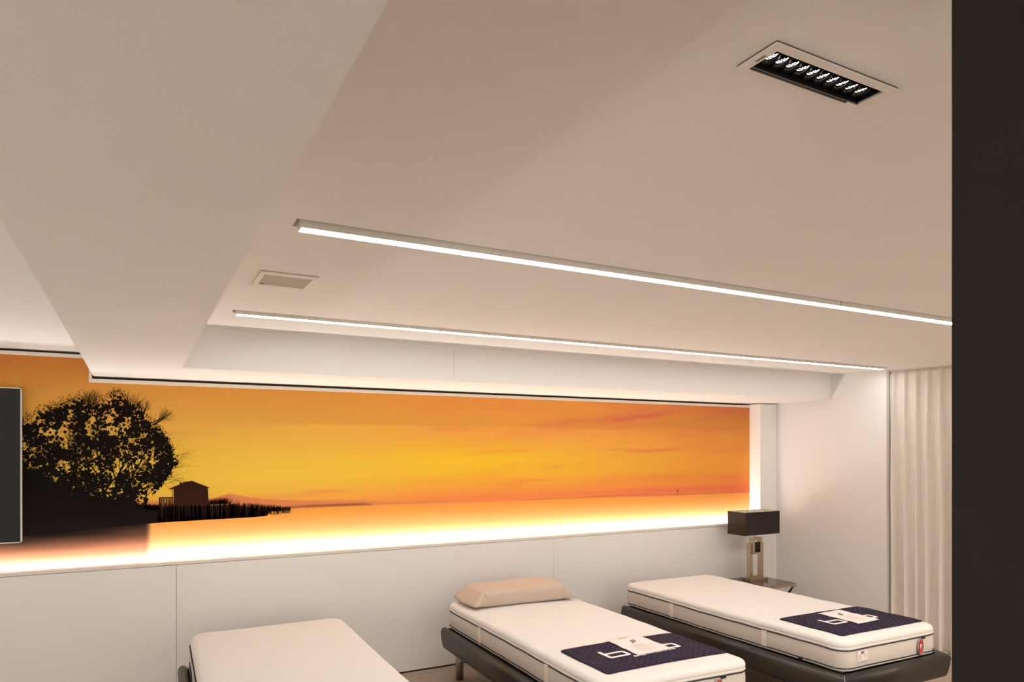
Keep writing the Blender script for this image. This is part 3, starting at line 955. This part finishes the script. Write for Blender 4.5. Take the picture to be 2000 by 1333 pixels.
def mattress(cx, y0, label, seed, label_card, plump=False, tagc=True, tag_x=0.317):
    root = empty('mattress', (cx, y0, ZB), label, 'mattress', 'white mattresses on dark bed frames')
    x0, x1, ya, yb = -MW / 2, MW / 2, 0.0, ML
    r = 0.085
    T = ZT - ZB
    # side band
    bm = bmesh.new()
    band(bm, [(0.004, 0.020), (0.001, 0.045), (0.000, 0.070), (0.001, 0.095), (0.004, 0.118)], x0, x1, ya, yb, r, seed)
    link('side_border', bm, BORDER, root, smooth=True)
    bm = bmesh.new()
    band(bm, [(0.018, 0.0), (0.006, 0.004), (0.002, 0.010), (0.004, 0.018)], x0, x1, ya, yb, r, seed, cap_bot=True)
    link('bottom_border', bm, TICK, root, smooth=True)
    # quilted top
    bm = bmesh.new()
    if plump:
        prof = [(0.006, 0.124), (0.003, 0.134), (0.006, 0.150), (0.014, 0.164), (0.028, 0.174), (0.05, 0.180), (0.08, 0.183)]
    else:
        prof = [(0.005, 0.121), (0.000, 0.126), (0.000, 0.132), (0.004, 0.136), (0.0015, 0.140), (0.000, 0.147), (0.003, 0.158), (0.010, 0.167), (0.020, 0.172), (0.036, T + .001), (0.06, T + .002), (0.083, T + .003)]
    rings = band(bm, prof, x0, x1, ya, yb, r, seed)
    # crowned top surface as a grid clipped to the last ring: fan with concentric rings
    last = rings[-1]
    cen = Vector((0, ML / 2, prof[-1][1]))
    prev = last
    steps = 9
    for s in range(1, steps):
        k = 1 - s / steps
        ring = []
        for v in last:
            p = Vector((v.co.x * k, (v.co.y - ML / 2) * (1 - s / steps * (MW / ML)) + ML / 2 if abs(v.co.x) < 10 else 0, 0))
            # keep the rings parallel to the outline
            ins = s * (MW / 2 - 0.09) / steps
            px = max(-MW / 2 + 0.083 + ins, min(MW / 2 - 0.083 - ins, v.co.x))
            py = max(0.083 + ins, min(ML - 0.083 - ins, v.co.y))
            ring.append(bm.verts.new((px, py, prof[-1][1] + 0.004 * (1 - (1 - s / steps) ** 2) + sag(px, py, seed))))
        n = len(ring)
        for i in range(n):
            a, b, c, d = prev[i], prev[(i + 1) % n], ring[(i + 1) % n], ring[i]
            try: bm.faces.new((a, b, c, d))
            except ValueError: pass
        prev = ring
    n = len(prev)
    for i in range(n // 2 - 0):
        pass
    bm.faces.new(prev)
    bmesh.ops.remove_doubles(bm, verts=bm.verts, dist=0.00005)
    tp = link('top_cover', bm, TICK, root, smooth=True)
    tp['label'] = 'smooth off-white quilted top'
    # piping
    for z in (0.0195, 0.1195):
        O = rr_outline(x0 + .001, x1 - .001, ya + .001, yb - .001, r)
        bm = bmesh.new()
        tube(bm, [(px, py, z + sag(px, py, seed)) for px, py in O], 0.0030, 6, closed=True)
        p = link('piping', bm, PIPE, root, smooth=True)
        p['label'] = 'dark piping cord'
    # handles on both long sides
    for sx in (-1, 1):
        for yy in (0.56, 1.42):
            bm = bmesh.new()
            xx = sx * (MW / 2 + .0025)
            box(bm, xx - .0022, xx + .0022, yy - .020, yy + .020, 0.022, 0.120, bevel=.001)
            link('handle_strap', bm, STRAP, root)
    # small woven flag under the upper piping, at the foot
    bm = bmesh.new(); box(bm, tag_x + .022, tag_x + .052, -0.006, 0.0, 0.108, 0.119)
    link('woven_flag', bm, PIPE, root)
    if tagc:
        # silver ring plate with red tag
        bm = bmesh.new()
        pts = [(tag_x + 0.026 * math.sin(a), -0.008, 0.062 + 0.047 * math.cos(a)) for a in [k * 2 * math.pi / 32 for k in range(32)]]
        tube(bm, pts, 0.0038, 8, closed=True)
        q = link('tag_ring', bm, STEEL, root, smooth=True); q['label'] = 'oval grey metal ring around the red tag'
        bm = bmesh.new()
        pts = [(tag_x + 0.023 * math.sin(a), 0.062 + 0.044 * math.cos(a)) for a in [k * 2 * math.pi / 32 for k in range(32)]]
        lo_ = [bm.verts.new((x, -0.003, z)) for x, z in pts]; hi_ = [bm.verts.new((x, -0.006, z)) for x, z in pts]
        for k in range(32): bm.faces.new((lo_[k], lo_[(k + 1) % 32], hi_[(k + 1) % 32], hi_[k]))
        bm.faces.new(lo_); bm.faces.new(hi_)
        link('tag_backing', bm, PAPER, root)
        bm = bmesh.new()
        w, h = 0.0145, 0.040
        pts = []
        for (cx_, cz_, a0) in ((w - .010, h - .010, 0), (-w + .010, h - .010, 1), (-w + .010, -h + .010, 2), (w - .010, -h + .010, 3)):
            for k in range(6):
                a = (a0 + k / 5) * math.pi / 2
                pts.append((tag_x + cx_ + .010 * math.cos(a), 0.067 + cz_ + .010 * math.sin(a)))
        lo_ = [bm.verts.new((x, -0.0085, z)) for x, z in pts]; hi_ = [bm.verts.new((x, -0.0115, z)) for x, z in pts]
        for k in range(len(pts)): bm.faces.new((lo_[k], lo_[(k + 1) % len(pts)], hi_[(k + 1) % len(pts)], hi_[k]))
        bm.faces.new(lo_); bm.faces.new(hi_)
        hangtag = link('hang_tag', bm, RED, root); hangtag['label'] = 'red hang tag with white writing'
        text_obj('tag_number', '8', 0.030, LOGO, hangtag, (tag_x - 0.012, -0.0119, 0.060), (R(90), 0, 0), bold=.0008)
        text_obj('tag_number', '+', 0.018, LOGO, hangtag, (tag_x + 0.0025, -0.0119, 0.070), (R(90), 0, 0), bold=.0005)
        bm = bmesh.new()
        for (z, w) in ((0.052, .010), (0.048, .011), (0.038, .010)):
            box(bm, tag_x - w, tag_x + w, -0.0121, -0.0112, z, z + .0012)
        link('tag_lines', bm, INKP, hangtag)
        bm = bmesh.new(); cyl(bm, (0, 0), 0.0018, 0, 0.001)
        bmesh.ops.rotate(bm, verts=bm.verts, matrix=Matrix.Rotation(R(90), 3, 'X'))
        bmesh.ops.translate(bm, verts=bm.verts, vec=(tag_x, -0.0115, 0.100))
        link('tag_hole', bm, LOGO, hangtag)
    if label_card:
        bm = bmesh.new(); box(bm, -0.335, -0.245, -0.0042, -0.0005, 0.050, 0.114)
        card = link('care_label', bm, PAPER, root); card['label'] = 'white printed label with navy block'
        bm = bmesh.new(); box(bm, -0.3035, -0.277, -0.0048, -0.004, 0.095, 0.109)
        lb = link('label_block', bm, NAVYC, card)
        bm = bmesh.new(); box(bm, -0.301, -0.280, -0.0051, -0.0047, 0.1005, 0.1035)
        box(bm, -0.301, -0.280, -0.0051, -0.0047, 0.0985, 0.0993)
        link('block_writing', bm, INKP, card)
        for k in range(5):
            z = 0.088 - k * .006
            bm = bmesh.new(); box(bm, -0.330, -0.300 - .004 * (k % 2), -0.0046, -0.0041, z, z + .0018)
            link('printed_line', bm, INKG, card)
        for k in range(3):
            z = 0.090 - k * .0065
            bm = bmesh.new(); box(bm, -0.277, -0.252 - .005 * (k % 2), -0.0046, -0.0041, z, z + .0018)
            link('printed_line', bm, INKG, card)
        bm = bmesh.new(); box(bm, -0.333, -0.247, -0.0046, -0.0041, 0.052, 0.0545)
        link('label_rule', bm, mat('label_rule_violet', srgb(120, 112, 150), 0.7), card)
        # zip puller in the lower piping on the left side
        bm = bmesh.new(); box(bm, -MW / 2 - .006, -MW / 2, 0.27, 0.30, 0.006, 0.018)
        link('zip_puller', bm, PIPE, root)
    return root

RAIL = [(-0.060, 0.262), (-0.046, 0.248), (-0.030, 0.246), (-0.020, 0.252), (-0.012, 0.275), (-0.004, 0.320), (0.000, 0.355), (-0.002, 0.374), (-0.010, 0.388), (-0.022, 0.395), (-0.036, 0.394), (-0.048, 0.386), (-0.058, 0.370)]

def rail_mesh(p0, p1, m0, m1, closed0=True, closed1=True):
    """profile swept from p0 to p1 (outer edge line, outward is to the right of travel);
    m0/m1: mitre slope at the two ends (shift along travel per metre inward)"""
    bm = bmesh.new()
    p0, p1 = Vector(p0), Vector(p1)
    t = (p1 - p0).normalized()
    out = Vector((t.y, -t.x))
    A = []; B = []
    for u, z in RAIL:
        a = p0 + out * u + t * (-u * m0)
        b = p1 + out * u - t * (-u * m1)
        A.append(bm.verts.new((a.x, a.y, z))); B.append(bm.verts.new((b.x, b.y, z)))
    n = len(A)
    for k in range(n):
        bm.faces.new((A[k], B[k], B[(k + 1) % n], A[(k + 1) % n]))
    bm.faces.new(A[::-1]) ; bm.faces.new(B)
    bmesh.ops.recalc_face_normals(bm, faces=bm.faces)
    return bm

def bed_frame(x0, x1, y0, y1, label):
    root = empty('bed_frame', ((x0 + x1) / 2, y0, 0), label, 'bed frame', 'dark low bed frames under the mattresses')
    W = (x1 - x0) / 2; L_ = y1 - y0
    def add(name, bm, m=SHELL, smooth=True):
        o = link(name, bm, m, root)
        for p in o.data.polygons: p.use_smooth = len(p.vertices) == 4
        return o
    g = 0.0006
    # travel so that outward is on the right: foot rail goes +x (outward -y); right rail goes +y (outward +x); left rail goes -y
    add('side_rail', rail_mesh((-W, L_), (-W, 0.0 + g), 0.0, 1.0))
    add('side_rail', rail_mesh((W, 0.0 + g), (W, L_), 1.0, 0.0))
    add('foot_rail', rail_mesh((-W + g, 0.0), (W - g, 0.0), 1.0, 1.0))
    # chrome line in the visible mitre
    for sx in (-1, 1):
        bm = bmesh.new()
        pts = [(sx * (W + u + .0004), -(u + .0004), z) for u, z in RAIL[3:11]]
        tube(bm, pts, 0.0014, 6)
        q = link('corner_trim', bm, CHROME, root, smooth=True); q['label'] = 'thin bright line in the rail corner'
    bm = bmesh.new(); box(bm, -W + .055, W - .055, L_ + .012, L_ + .045, 0.26, 0.345, bevel=.004)
    box(bm, -W + .030, -W + .062, L_ - .06, L_ + .045, 0.27, 0.335)
    box(bm, W - .062, W - .030, L_ - .06, L_ + .045, 0.27, 0.335)
    link('head_rail', bm, BLACKM, root)
    # slatted base
    bm = bmesh.new()
    for k in range(14):
        y = 0.09 + k * (L_ - 0.15) / 13
        box(bm, -W + .058, W - .058, y - .026, y + .026, 0.345, 0.360)
    box(bm, -W + .058, -W + .10, 0.055, L_, 0.362, 0.384); box(bm, W - .10, W - .058, 0.055, L_, 0.362, 0.384)
    box(bm, -W + .10, W - .10, 0.055, 0.09, 0.362, 0.384); box(bm, -W + .10, W - .10, L_ - .035, L_, 0.362, 0.384)
    link('slatted_base', bm, BLACKM, root)
    # legs on small cross plates
    for sx in (-1, 1):
        for yy in (0.22, L_ + .030):
            bm = bmesh.new(); cyl(bm, (sx * (W - 0.155 if yy > 1 else W - .09), yy), 0.0285, 0.0, 0.262)
            q = link('leg', bm, STEEL, root, smooth=False)
            for p in q.data.polygons: p.use_smooth = len(p.vertices) == 4
            q['label'] = 'round satin metal leg'
    bm = bmesh.new(); box(bm, -W + .05, W - .05, 0.19, 0.25, 0.262, 0.30)
    link('cross_beam', bm, BLACKM, root)
    return root

BEDS = [  # centre x, near end y of the mattress
    (0.722, 2.515), (2.392, 2.610), (3.922, 2.565)]
lab_f = ['dark bed frame at far left, mostly hidden under the bare mattress',
         'dark brown bed frame in the middle, under the pillow bed',
         'dark brown bed frame nearest the lamp and curtain']
lab_m = ['plain bare white mattress on the leftmost bed',
         'white mattress with dark piping on the middle bed, pillow on it',
         'white mattress with dark piping beside the lamp table']
TURN = [R(-1.2), R(-1.35), R(0.0)]      # the beds do not stand perfectly square to the wall
def turned(px, py, i):
    cx, y0 = BEDS[i]
    vx, vy = cx - MW / 2, y0 + ML        # turn about the far left corner of the mattress
    c, s_ = math.cos(TURN[i]), math.sin(TURN[i])
    dx, dy = px - vx, py - vy
    return vx + c * dx - s_ * dy, vy + s_ * dx + c * dy
def bed_local(px, py, cx, y0):
    i = BEDS.index((cx, y0))
    vx, vy = cx - MW / 2, y0 + ML
    c, s_ = math.cos(-TURN[i]), math.sin(-TURN[i])
    dx, dy = px - vx, py - vy
    return vx + c * dx - s_ * dy - cx, vy + s_ * dx + c * dy - y0
for i, (cx, y0) in enumerate(BEDS):
    for o in (bed_frame(cx - 0.512, cx + 0.478, y0 - 0.055, y0 + 1.945, lab_f[i]),
              mattress(cx, y0, lab_m[i], i * 1.7, i == 2, plump=(i == 0), tagc=i > 0, tag_x=(0.0, 0.212, 0.246)[i])):
        o.location.x, o.location.y = turned(o.location.x, o.location.y, i)
        o.rotation_euler.z = TURN[i]

# navy quilted throws at the foot of beds two and three, with logo and a leaflet on top
def surf_z(x, y, cx, y0, seed):
    """height of the mattress top at a world point"""
    lx, ly = bed_local(x, y, cx, y0)
    ins = min(MW / 2 - abs(lx), ly, ML - ly)
    z = np.interp(ins, [0.0, 0.003, .010, .020, .036, .06, .083, 0.3], [.147, .158, .167, .172, .175, .176, .177, .180])
    return ZB + float(z) + sag(lx, ly, seed)

def throw(cx, y0, seed, xa, xb, ya, yb, label, letters, rot=0.0):
    root = empty('quilted_throw', ((xa + xb) / 2, (ya + yb) / 2, ZT), label, 'throw', 'navy quilted logo throws on the mattresses')
    mx, my = (xa + xb) / 2, (ya + yb) / 2
    bm = bmesh.new()
    nx, ny = 60, 34
    cr = 0.018
    top = []; rc = random.Random(seed)
    rip = [rc.uniform(0, 6.28) for _ in range(4)]
    def lift(x, y):
        e = min(x - xa, xb - x, y - ya, yb - y)
        return 0.0018 * max(0, 1 - e / .03) * (0.5 + 0.5 * math.sin(x * 22 + y * 30 + rip[0])) + 0.0012 * math.sin(x * 11 + rip[1]) * math.sin(y * 13 + rip[2])
    grid = []
    for j in range(ny + 1):
        row = []
        for i in range(nx + 1):
            x = xa + (xb - xa) * i / nx; y = ya + (yb - ya) * j / ny
            # rounded corners
            dx = max(xa + cr - x, x - (xb - cr), 0); dy = max(ya + cr - y, y - (yb - cr), 0)
            if dx > 0 and dy > 0:
                l = math.hypot(dx, dy)
                if l > cr:
                    k = cr / l
                    x = (xa + cr - dx * k) if x < mx else (xb - cr + dx * k)
                    y = (ya + cr - dy * k) if y < my else (yb - cr + dy * k)
            z = surf_z(x, y, cx, y0, seed) + 0.0062 + abs(lift(x, y))
            row.append(bm.verts.new((x - mx, y - my, z - ZT)))
        grid.append(row)
    for j in range(ny):
        for i in range(nx):
            bm.faces.new((grid[j][i], grid[j][i + 1], grid[j + 1][i + 1], grid[j + 1][i]))
    o = link('fabric', bm, NAVY, root, smooth=True)
    md = o.modifiers.new('thick', 'SOLIDIFY'); md.thickness = 0.0055; md.offset = -1
    # edge binding
    O = []
    for i in range(nx + 1): O.append(grid[0][i])
    return root, mx, my

def outline_letter(name, root, pts_outer, pts_inner, zf):
    """flat ring between two loops with the same number of points, laid on the cloth"""
    bm = bmesh.new()
    n = len(pts_outer)
    A = [bm.verts.new((x, y, zf(x, y))) for x, y in pts_outer]
    B = [bm.verts.new((x, y, zf(x, y))) for x, y in pts_inner]
    for k in range(n):
        bm.faces.new((A[k], A[(k + 1) % n], B[(k + 1) % n], B[k]))
    bmesh.ops.recalc_face_normals(bm, faces=bm.faces)
    r_ = bmesh.ops.extrude_face_region(bm, geom=list(bm.faces))
    for v in [g for g in r_['geom'] if isinstance(g, bmesh.types.BMVert)]:
        v.co.z += 0.0007
    return link(name, bm, LOGO, root)

def densify(pts, n=6):
    out = []
    for a, b in zip(pts, pts[1:] + pts[:1]):
        for k in range(n):
            out.append((a[0] + (b[0] - a[0]) * k / n, a[1] + (b[1] - a[1]) * k / n))
    return out

def chamf(x0, x1, y0, y1, c, skip=()):
    """rectangle with chamfered corners, order ll, lr, ur, ul; skip keeps a corner square"""
    P = []
    P += [(x0, y0 + c), (x0 + c * .3, y0 + c * .3), (x0 + c, y0)]
    P += [(x1 - c, y0), (x1 - c * .3, y0 + c * .3), (x1, y0 + c)]
    P += [(x1, y1 - c), (x1 - c * .3, y1 - c * .3), (x1 - c, y1)]
    P += [(x0 + c, y1), (x0 + c * .3, y1 - c * .3), (x0, y1 - c)]
    return P

def logo_on(root, mx, my, cx, y0, seed, lx, ly, s, sub, rx):
    zf = lambda x, y: surf_z(x + mx, y + my, cx, y0, seed) - ZT + 0.0078 + 0.0012 * math.sin((x + mx) * 11) * 0
    W_ = 0.138 * s; H_ = 0.082 * s; t = 0.020 * s
    O = densify(chamf(lx, lx + W_, ly, ly + H_, 0.016 * s)); I = densify(chamf(lx + t, lx + W_ - t, ly + t, ly + H_ - t, 0.003 * s))
    b = outline_letter('logo_letter', root, O, I, zf)
    b['label'] = 'white letter b of the logo'
    bm = bmesh.new()
    n = 8
    L0 = []; 
    for k in range(n + 1):
        y = ly + H_ * .5 + (0.122 * s - H_ * .5) * k / n
        L0.append((bm.verts.new((lx, y, zf(lx, y) + .0007)), bm.verts.new((lx + t, y, zf(lx + t, y) + .0007))))
    for k in range(n):
        bm.faces.new((L0[k][0], L0[k][1], L0[k + 1][1], L0[k + 1][0]))
    rr_ = bmesh.ops.extrude_face_region(bm, geom=list(bm.faces))
    for v in [g for g in rr_['geom'] if isinstance(g, bmesh.types.BMVert)]: v.co.z -= 0.0007
    link('letter_stem', bm, LOGO, b)
    x2 = rx
    O = densify(chamf(x2, x2 + W_, ly, ly + H_, 0.016 * s)); I = densify(chamf(x2 + t, x2 + W_ - t, ly + t, ly + H_ - t, 0.003 * s))
    o2 = outline_letter('logo_letter', root, O, I, zf)
    o2['label'] = 'white letter o of the logo'
    if sub:
        tx = lx + W_ * 0.93
        text_obj('logo_writing', 'SWISS', 0.030, LOGO, root, (tx - .004, ly - 0.043, zf(tx, ly - .03) + .0012), (0, 0, R(3)), bold=.0010, extrude=.0004)
        bm = bmesh.new(); rc = random.Random(2)
        x = tx + .085
        while x < tx + .285:
            w_ = rc.choice((.005, .009, .012))
            yy = ly - .041 + (x - tx) * .055
            z_ = zf(x, yy) + .0006
            box(bm, x, x + w_, yy, yy + .014, z_, z_ + .0007)
            x += w_ + .006
        q_ = link('logo_letter_feet', bm, LOGO, root)
        q_['label'] = 'feet of the logo letters peeking out from under the leaflet'
        q_['kind'] = 'stuff'

def leaflet(cx, y0, seed, corners, label):
    """A4 sheet lying on the throw; corners in order front-left, front-right, back-right, back-left"""
    c = [Vector((x, y, 0)) for x, y in corners]
    m = sum(c, Vector()) / 4
    root = empty('leaflet', (m.x, m.y, ZT), label, 'leaflet', 'paper leaflets on the navy throws')
    bm = bmesh.new()
    nx, ny = 14, 20
    G = []
    def P(u, v, dz=0):
        p = (c[0] * (1 - u) + c[1] * u) * (1 - v) + (c[3] * (1 - u) + c[2] * u) * v
        z = surf_z(p.x, p.y, cx, y0, seed) + 0.0098 + 0.0025 * math.sin(v * 9 + seed) ** 2 + 0.004 * max(0, v - .75) + dz
        return (p.x - m.x, p.y - m.y, z - ZT)
    for j in range(ny + 1):
        G.append([bm.verts.new(P(i / nx, j / ny)) for i in range(nx + 1)])
    for j in range(ny):
        for i in range(nx):
            bm.faces.new((G[j][i], G[j][i + 1], G[j + 1][i + 1], G[j + 1][i]))
    o = link('sheet', bm, PAPER, root, smooth=True)
    md = o.modifiers.new('thick', 'SOLIDIFY'); md.thickness = 0.0004
    bm = bmesh.new()
    def quad(pts):
        bm.faces.new([bm.verts.new(P(u, v, .0020)) for u, v in pts])
    quad([(0.42, .60), (0.60, .66), (0.62, .80), (0.46, .74)])
    g_ = link('printed_figure', bm, INKG, root); g_['label'] = 'grey slanted shape printed on the sheet'
    bm = bmesh.new()
    quad([(0.30, .93), (0.62, .93), (0.62, .945), (0.30, .945)])
    link('printed_heading', bm, INKG, root)
    for k in range(6):
        v = .50 - k * .075
        bm = bmesh.new()
        quad([(0.25, v), (0.72 - .08 * (k % 2), v), (0.72 - .08 * (k % 2), v + .014), (0.25, v + .014)])
        link('printed_line', bm, INKP, root)
    return root

# middle bed
cx, y0 = BEDS[1]
root, mx, my = throw(cx, y0, 1.7, 1.990, 2.772, 2.742, 3.172, 'purple navy quilted throw with white letters at foot of middle bed', 'b')
logo_on(root, mx, my, cx, y0, 1.7, 2.138 - mx, 2.917 - my, 1.0, True, 2.478 - mx)
leaflet(cx, y0, 1.7, [(2.290, 2.880), (2.535, 2.900), (2.535, 3.195), (2.310, 3.195)], 'white paper leaflet overlapping the throw edge on the middle bed')
# right bed
cx, y0 = BEDS[2]
root, mx, my = throw(cx, y0, 3.4, 3.572, 4.352, 2.648, 3.100, 'dark navy quilted throw with white letters on the bed by curtain', 'b')
logo_on(root, mx, my, cx, y0, 3.4, 3.735 - mx, 2.822 - my, 1.0, False, 4.030 - mx)
leaflet(cx, y0, 3.4, [(3.884, 2.766), (4.103, 2.777), (4.111, 3.074), (3.890, 3.064)], 'white paper leaflet covering the logo middle on the bed by curtain')

# ------------------------------------------------------------------ pillow on the middle bed
def pillow():
    root = empty('pillow', (2.385, 4.405, ZT + .004), 'plump beige pillow in cotton case at the head of middle bed', 'pillow')
    bm = bmesh.new()
    nu, nv = 64, 48
    hw, hd, hh = 0.312, 0.180, 0.060
    rp = random.Random(8)
    rings = []
    for i in range(nu + 1):
        u = -1 + 2 * i / nu
        x = u * 0.400
        ax = abs(x)
        # thickness and depth along the pillow
        if ax < hw:
            k = 1 - max(0, (ax - hw + .05) / .05) ** 2 * 0.12
            h = hh * k; d = hd
        else:
            s = (ax - hw) / (0.400 - hw)
            h = hh * (0.88 * (1 - s) ** 0.9) + 0.004
            d = hd * (1.0 + 0.13 * s)
        row = []
        for j in range(nv):
            a = 2 * math.pi * j / nv
            ca, sa = math.cos(a), math.sin(a)
            e = 0.34
            yy = d * math.copysign(abs(ca) ** e, ca)
            zz = h * math.copysign(abs(sa) ** 0.50, sa)
            wr = 0
            if ax > hw - .05:
                wr = 0.006 * math.sin(yy * 85 + (3 if x > 0 else 0) + ax * 60) * min(1, (ax - hw + .05) / .05)
            zc = hh if ax < hw else hh * (1 - 0.62 * (ax - hw) / (0.4 - hw))
            zt = zc + zz + wr * (1 if zz > -h * .5 else 0) + 0.003 * math.sin(x * 9) * (1 if zz > 0 else 0)
            # soft top crown
            if zz > 0: zt += 0.006 * (1 - (yy / hd) ** 2) * (1 - min(1, ax / hw) ** 2) if abs(yy) < hd else 0
            xx = x + (0.012 * math.cos(yy * 17) if ax > hw else 0) * (1 if x > 0 else -1)
            row.append(bm.verts.new((xx, yy, max(0.002, zt))))
        rings.append(row)
    for A, B in zip(rings, rings[1:]):
        for j in range(nv):
            bm.faces.new((A[j], B[j], B[(j + 1) % nv], A[(j + 1) % nv]))
    bm.faces.new(rings[0]); bm.faces.new(rings[-1][::-1])
    bmesh.ops.recalc_face_normals(bm, faces=bm.faces)
    o = link('pillowcase', bm, PILLOW, root, smooth=True)
    root.rotation_euler = (0, 0, R(-3))
    return root
pillow()

# ------------------------------------------------------------------ side table and table lamp
ZTAB = 0.430
def side_table():
    root = empty('side_table', (5.055, 4.60, 0), 'low square side table with dark glass top beside the right bed', 'side table')
    hx, hy = 0.225, 0.225
    bm = bmesh.new()
    box(bm, -hx, hx, -hy, -hy + .025, ZTAB - .028, ZTAB - .001, bevel=.001)
    box(bm, -hx, hx, hy - .025, hy, ZTAB - .028, ZTAB - .001, bevel=.001)
    box(bm, -hx, -hx + .025, -hy + .025, hy - .025, ZTAB - .028, ZTAB - .001)
    box(bm, hx - .025, hx, -hy + .025, hy - .025, ZTAB - .028, ZTAB - .001)
    link('top_frame', bm, CHAMP, root)
    bm = bmesh.new(); box(bm, -hx + .006, hx - .006, -hy + .006, hy - .006, ZTAB - .006, ZTAB, bevel=.0008)
    t_ = link('glass_top', bm, GLASSD, root); t_['label'] = 'dark glossy glass top'
    for sy in (-1, 1):
        y = sy * (hy - .0125)
        bm = bmesh.new()
        bar(bm, (-hx + .02, y, 0.012), (hx - .02, y, ZTAB - .03), .024, .022)
        link('leg', bm, CHROME, root)
        bm = bmesh.new()
        bar(bm, (hx - .02, y + .002 * sy, 0.012), (-hx + .02, y + .002 * sy, ZTAB - .03), .020, .022)
        link('leg', bm, CHROME, root)
        bm = bmesh.new(); box(bm, -hx, hx, y - .0125, y + .0125, 0, 0.018)
        link('foot', bm, CHROME, root)
    return root
side_table()

def table_lamp():
    root = empty('table_lamp', (5.055, 4.655, ZTAB), 'table lamp with brown rectangular shade and champagne metal frame base', 'table lamp')
    bm = bmesh.new(); box(bm, -0.105, 0.105, -0.058, 0.058, 0.0, 0.028, bevel=.002)
    link('base', bm, CHAMP, root)
    def ring(name, x0, x1, z0, z1, ya, yb, t, tb_, m, tt=None):
        bm = bmesh.new()
        tt = t if tt is None else tt
        box(bm, x0, x0 + t, ya, yb, z0, z1); box(bm, x1 - t, x1, ya, yb, z0, z1)
        box(bm, x0 + t, x1 - t, ya, yb, z1 - tt, z1); box(bm, x0 + t, x1 - t, ya, yb, z0, z0 + tb_)
        return link(name, bm, m, root)
    # tall outer frame, open at top inside the smaller one
    bm = bmesh.new()
    box(bm, -0.088, -0.050, -0.020, 0.020, 0.028, 0.345, bevel=.0015)
    box(bm, 0.050, 0.088, -0.020, 0.020, 0.028, 0.345, bevel=.0015)
    box(bm, -0.050, 0.050, -0.020, 0.020, 0.028, 0.042)
    link('tall_frame', bm, CHAMP, root)
    ring('upper_frame', -0.066, 0.058, 0.245, 0.400, -0.034, 0.012, 0.026, 0.018, CHAMP, 0.022)
    q = ring('inner_frame', -0.040, 0.034, 0.250, 0.350, -0.012, 0.030, 0.016, 0.016, BRONZE, 0.030)
    q['label'] = 'small dark metal frame inside'
    bm = bmesh.new(); cyl(bm, (-0.004, -0.005), 0.008, 0.398, 0.50)
    cyl(bm, (-0.004, -0.005), 0.014, 0.418, 0.430)
    link('stem', bm, CHAMP, root)
    bm = bmesh.new(); cyl(bm, (-0.004, -0.005), 0.016, 0.50, 0.56)
    link('socket', bm, BRONZE, root)
    # shade: open rectangular box
    sx, sy, z0, z1 = 0.2215, 0.105, 0.434, 0.641
    def shell(off, t):
        bm = bmesh.new()
        a, b = sx - off, sy - off
        box(bm, -a, a, -b, -b + t, z0, z1); box(bm, -a, a, b - t, b, z0, z1)
        box(bm, -a, -a + t, -b + t, b - t, z0, z1); box(bm, a - t, a, -b + t, b - t, z0, z1)
        return bm
    so = link('shade', shell(0, .0015), SHADE, root); so.location = (-0.018, 0, 0)
    li = link('lining', shell(.0015, .0010), SHADEI, so); li['label'] = 'cream lining inside the shade'
    bm = bmesh.new()
    for z in (z0 + .002, z1 - .002):
        for (p, q_) in (((-sx, -sy), (sx, -sy)), ((sx, -sy), (sx, sy)), ((sx, sy), (-sx, sy)), ((-sx, sy), (-sx, -sy))):
            tube(bm, [(*p, z), (*q_, z)], 0.003, 6)
    link('shade_rim', bm, SHADE, so)
    bm = bmesh.new()
    for x in (-0.10, 0.02, 0.12):
        tube(bm, [(x, sy - .004, z0), (x, sy - .004, z1)], 0.0016, 6)
    tube(bm, [(-sx, 0, z1 - .03), (sx, 0, z1 - .03)], 0.0016, 6)
    tube(bm, [(0, -sy, z1 - .03), (0, sy, z1 - .03)], 0.0016, 6)
    link('wire_fitter', bm, BRONZE, so)
    # cord curling beside the base
    bm = bmesh.new()
    pts = []
    for k in range(22):
        a = k / 21 * math.pi * 1.35
        pts.append((-0.105 - 0.045 * math.sin(a), 0.02 + 0.05 * math.cos(a), 0.006 + 0.010 * math.sin(a)))
    tube(bm, pts, 0.003, 6)
    c_ = link('cord', bm, BLACKM, root, smooth=True); c_['label'] = 'black cord curled on the table'
    return root
table_lamp()
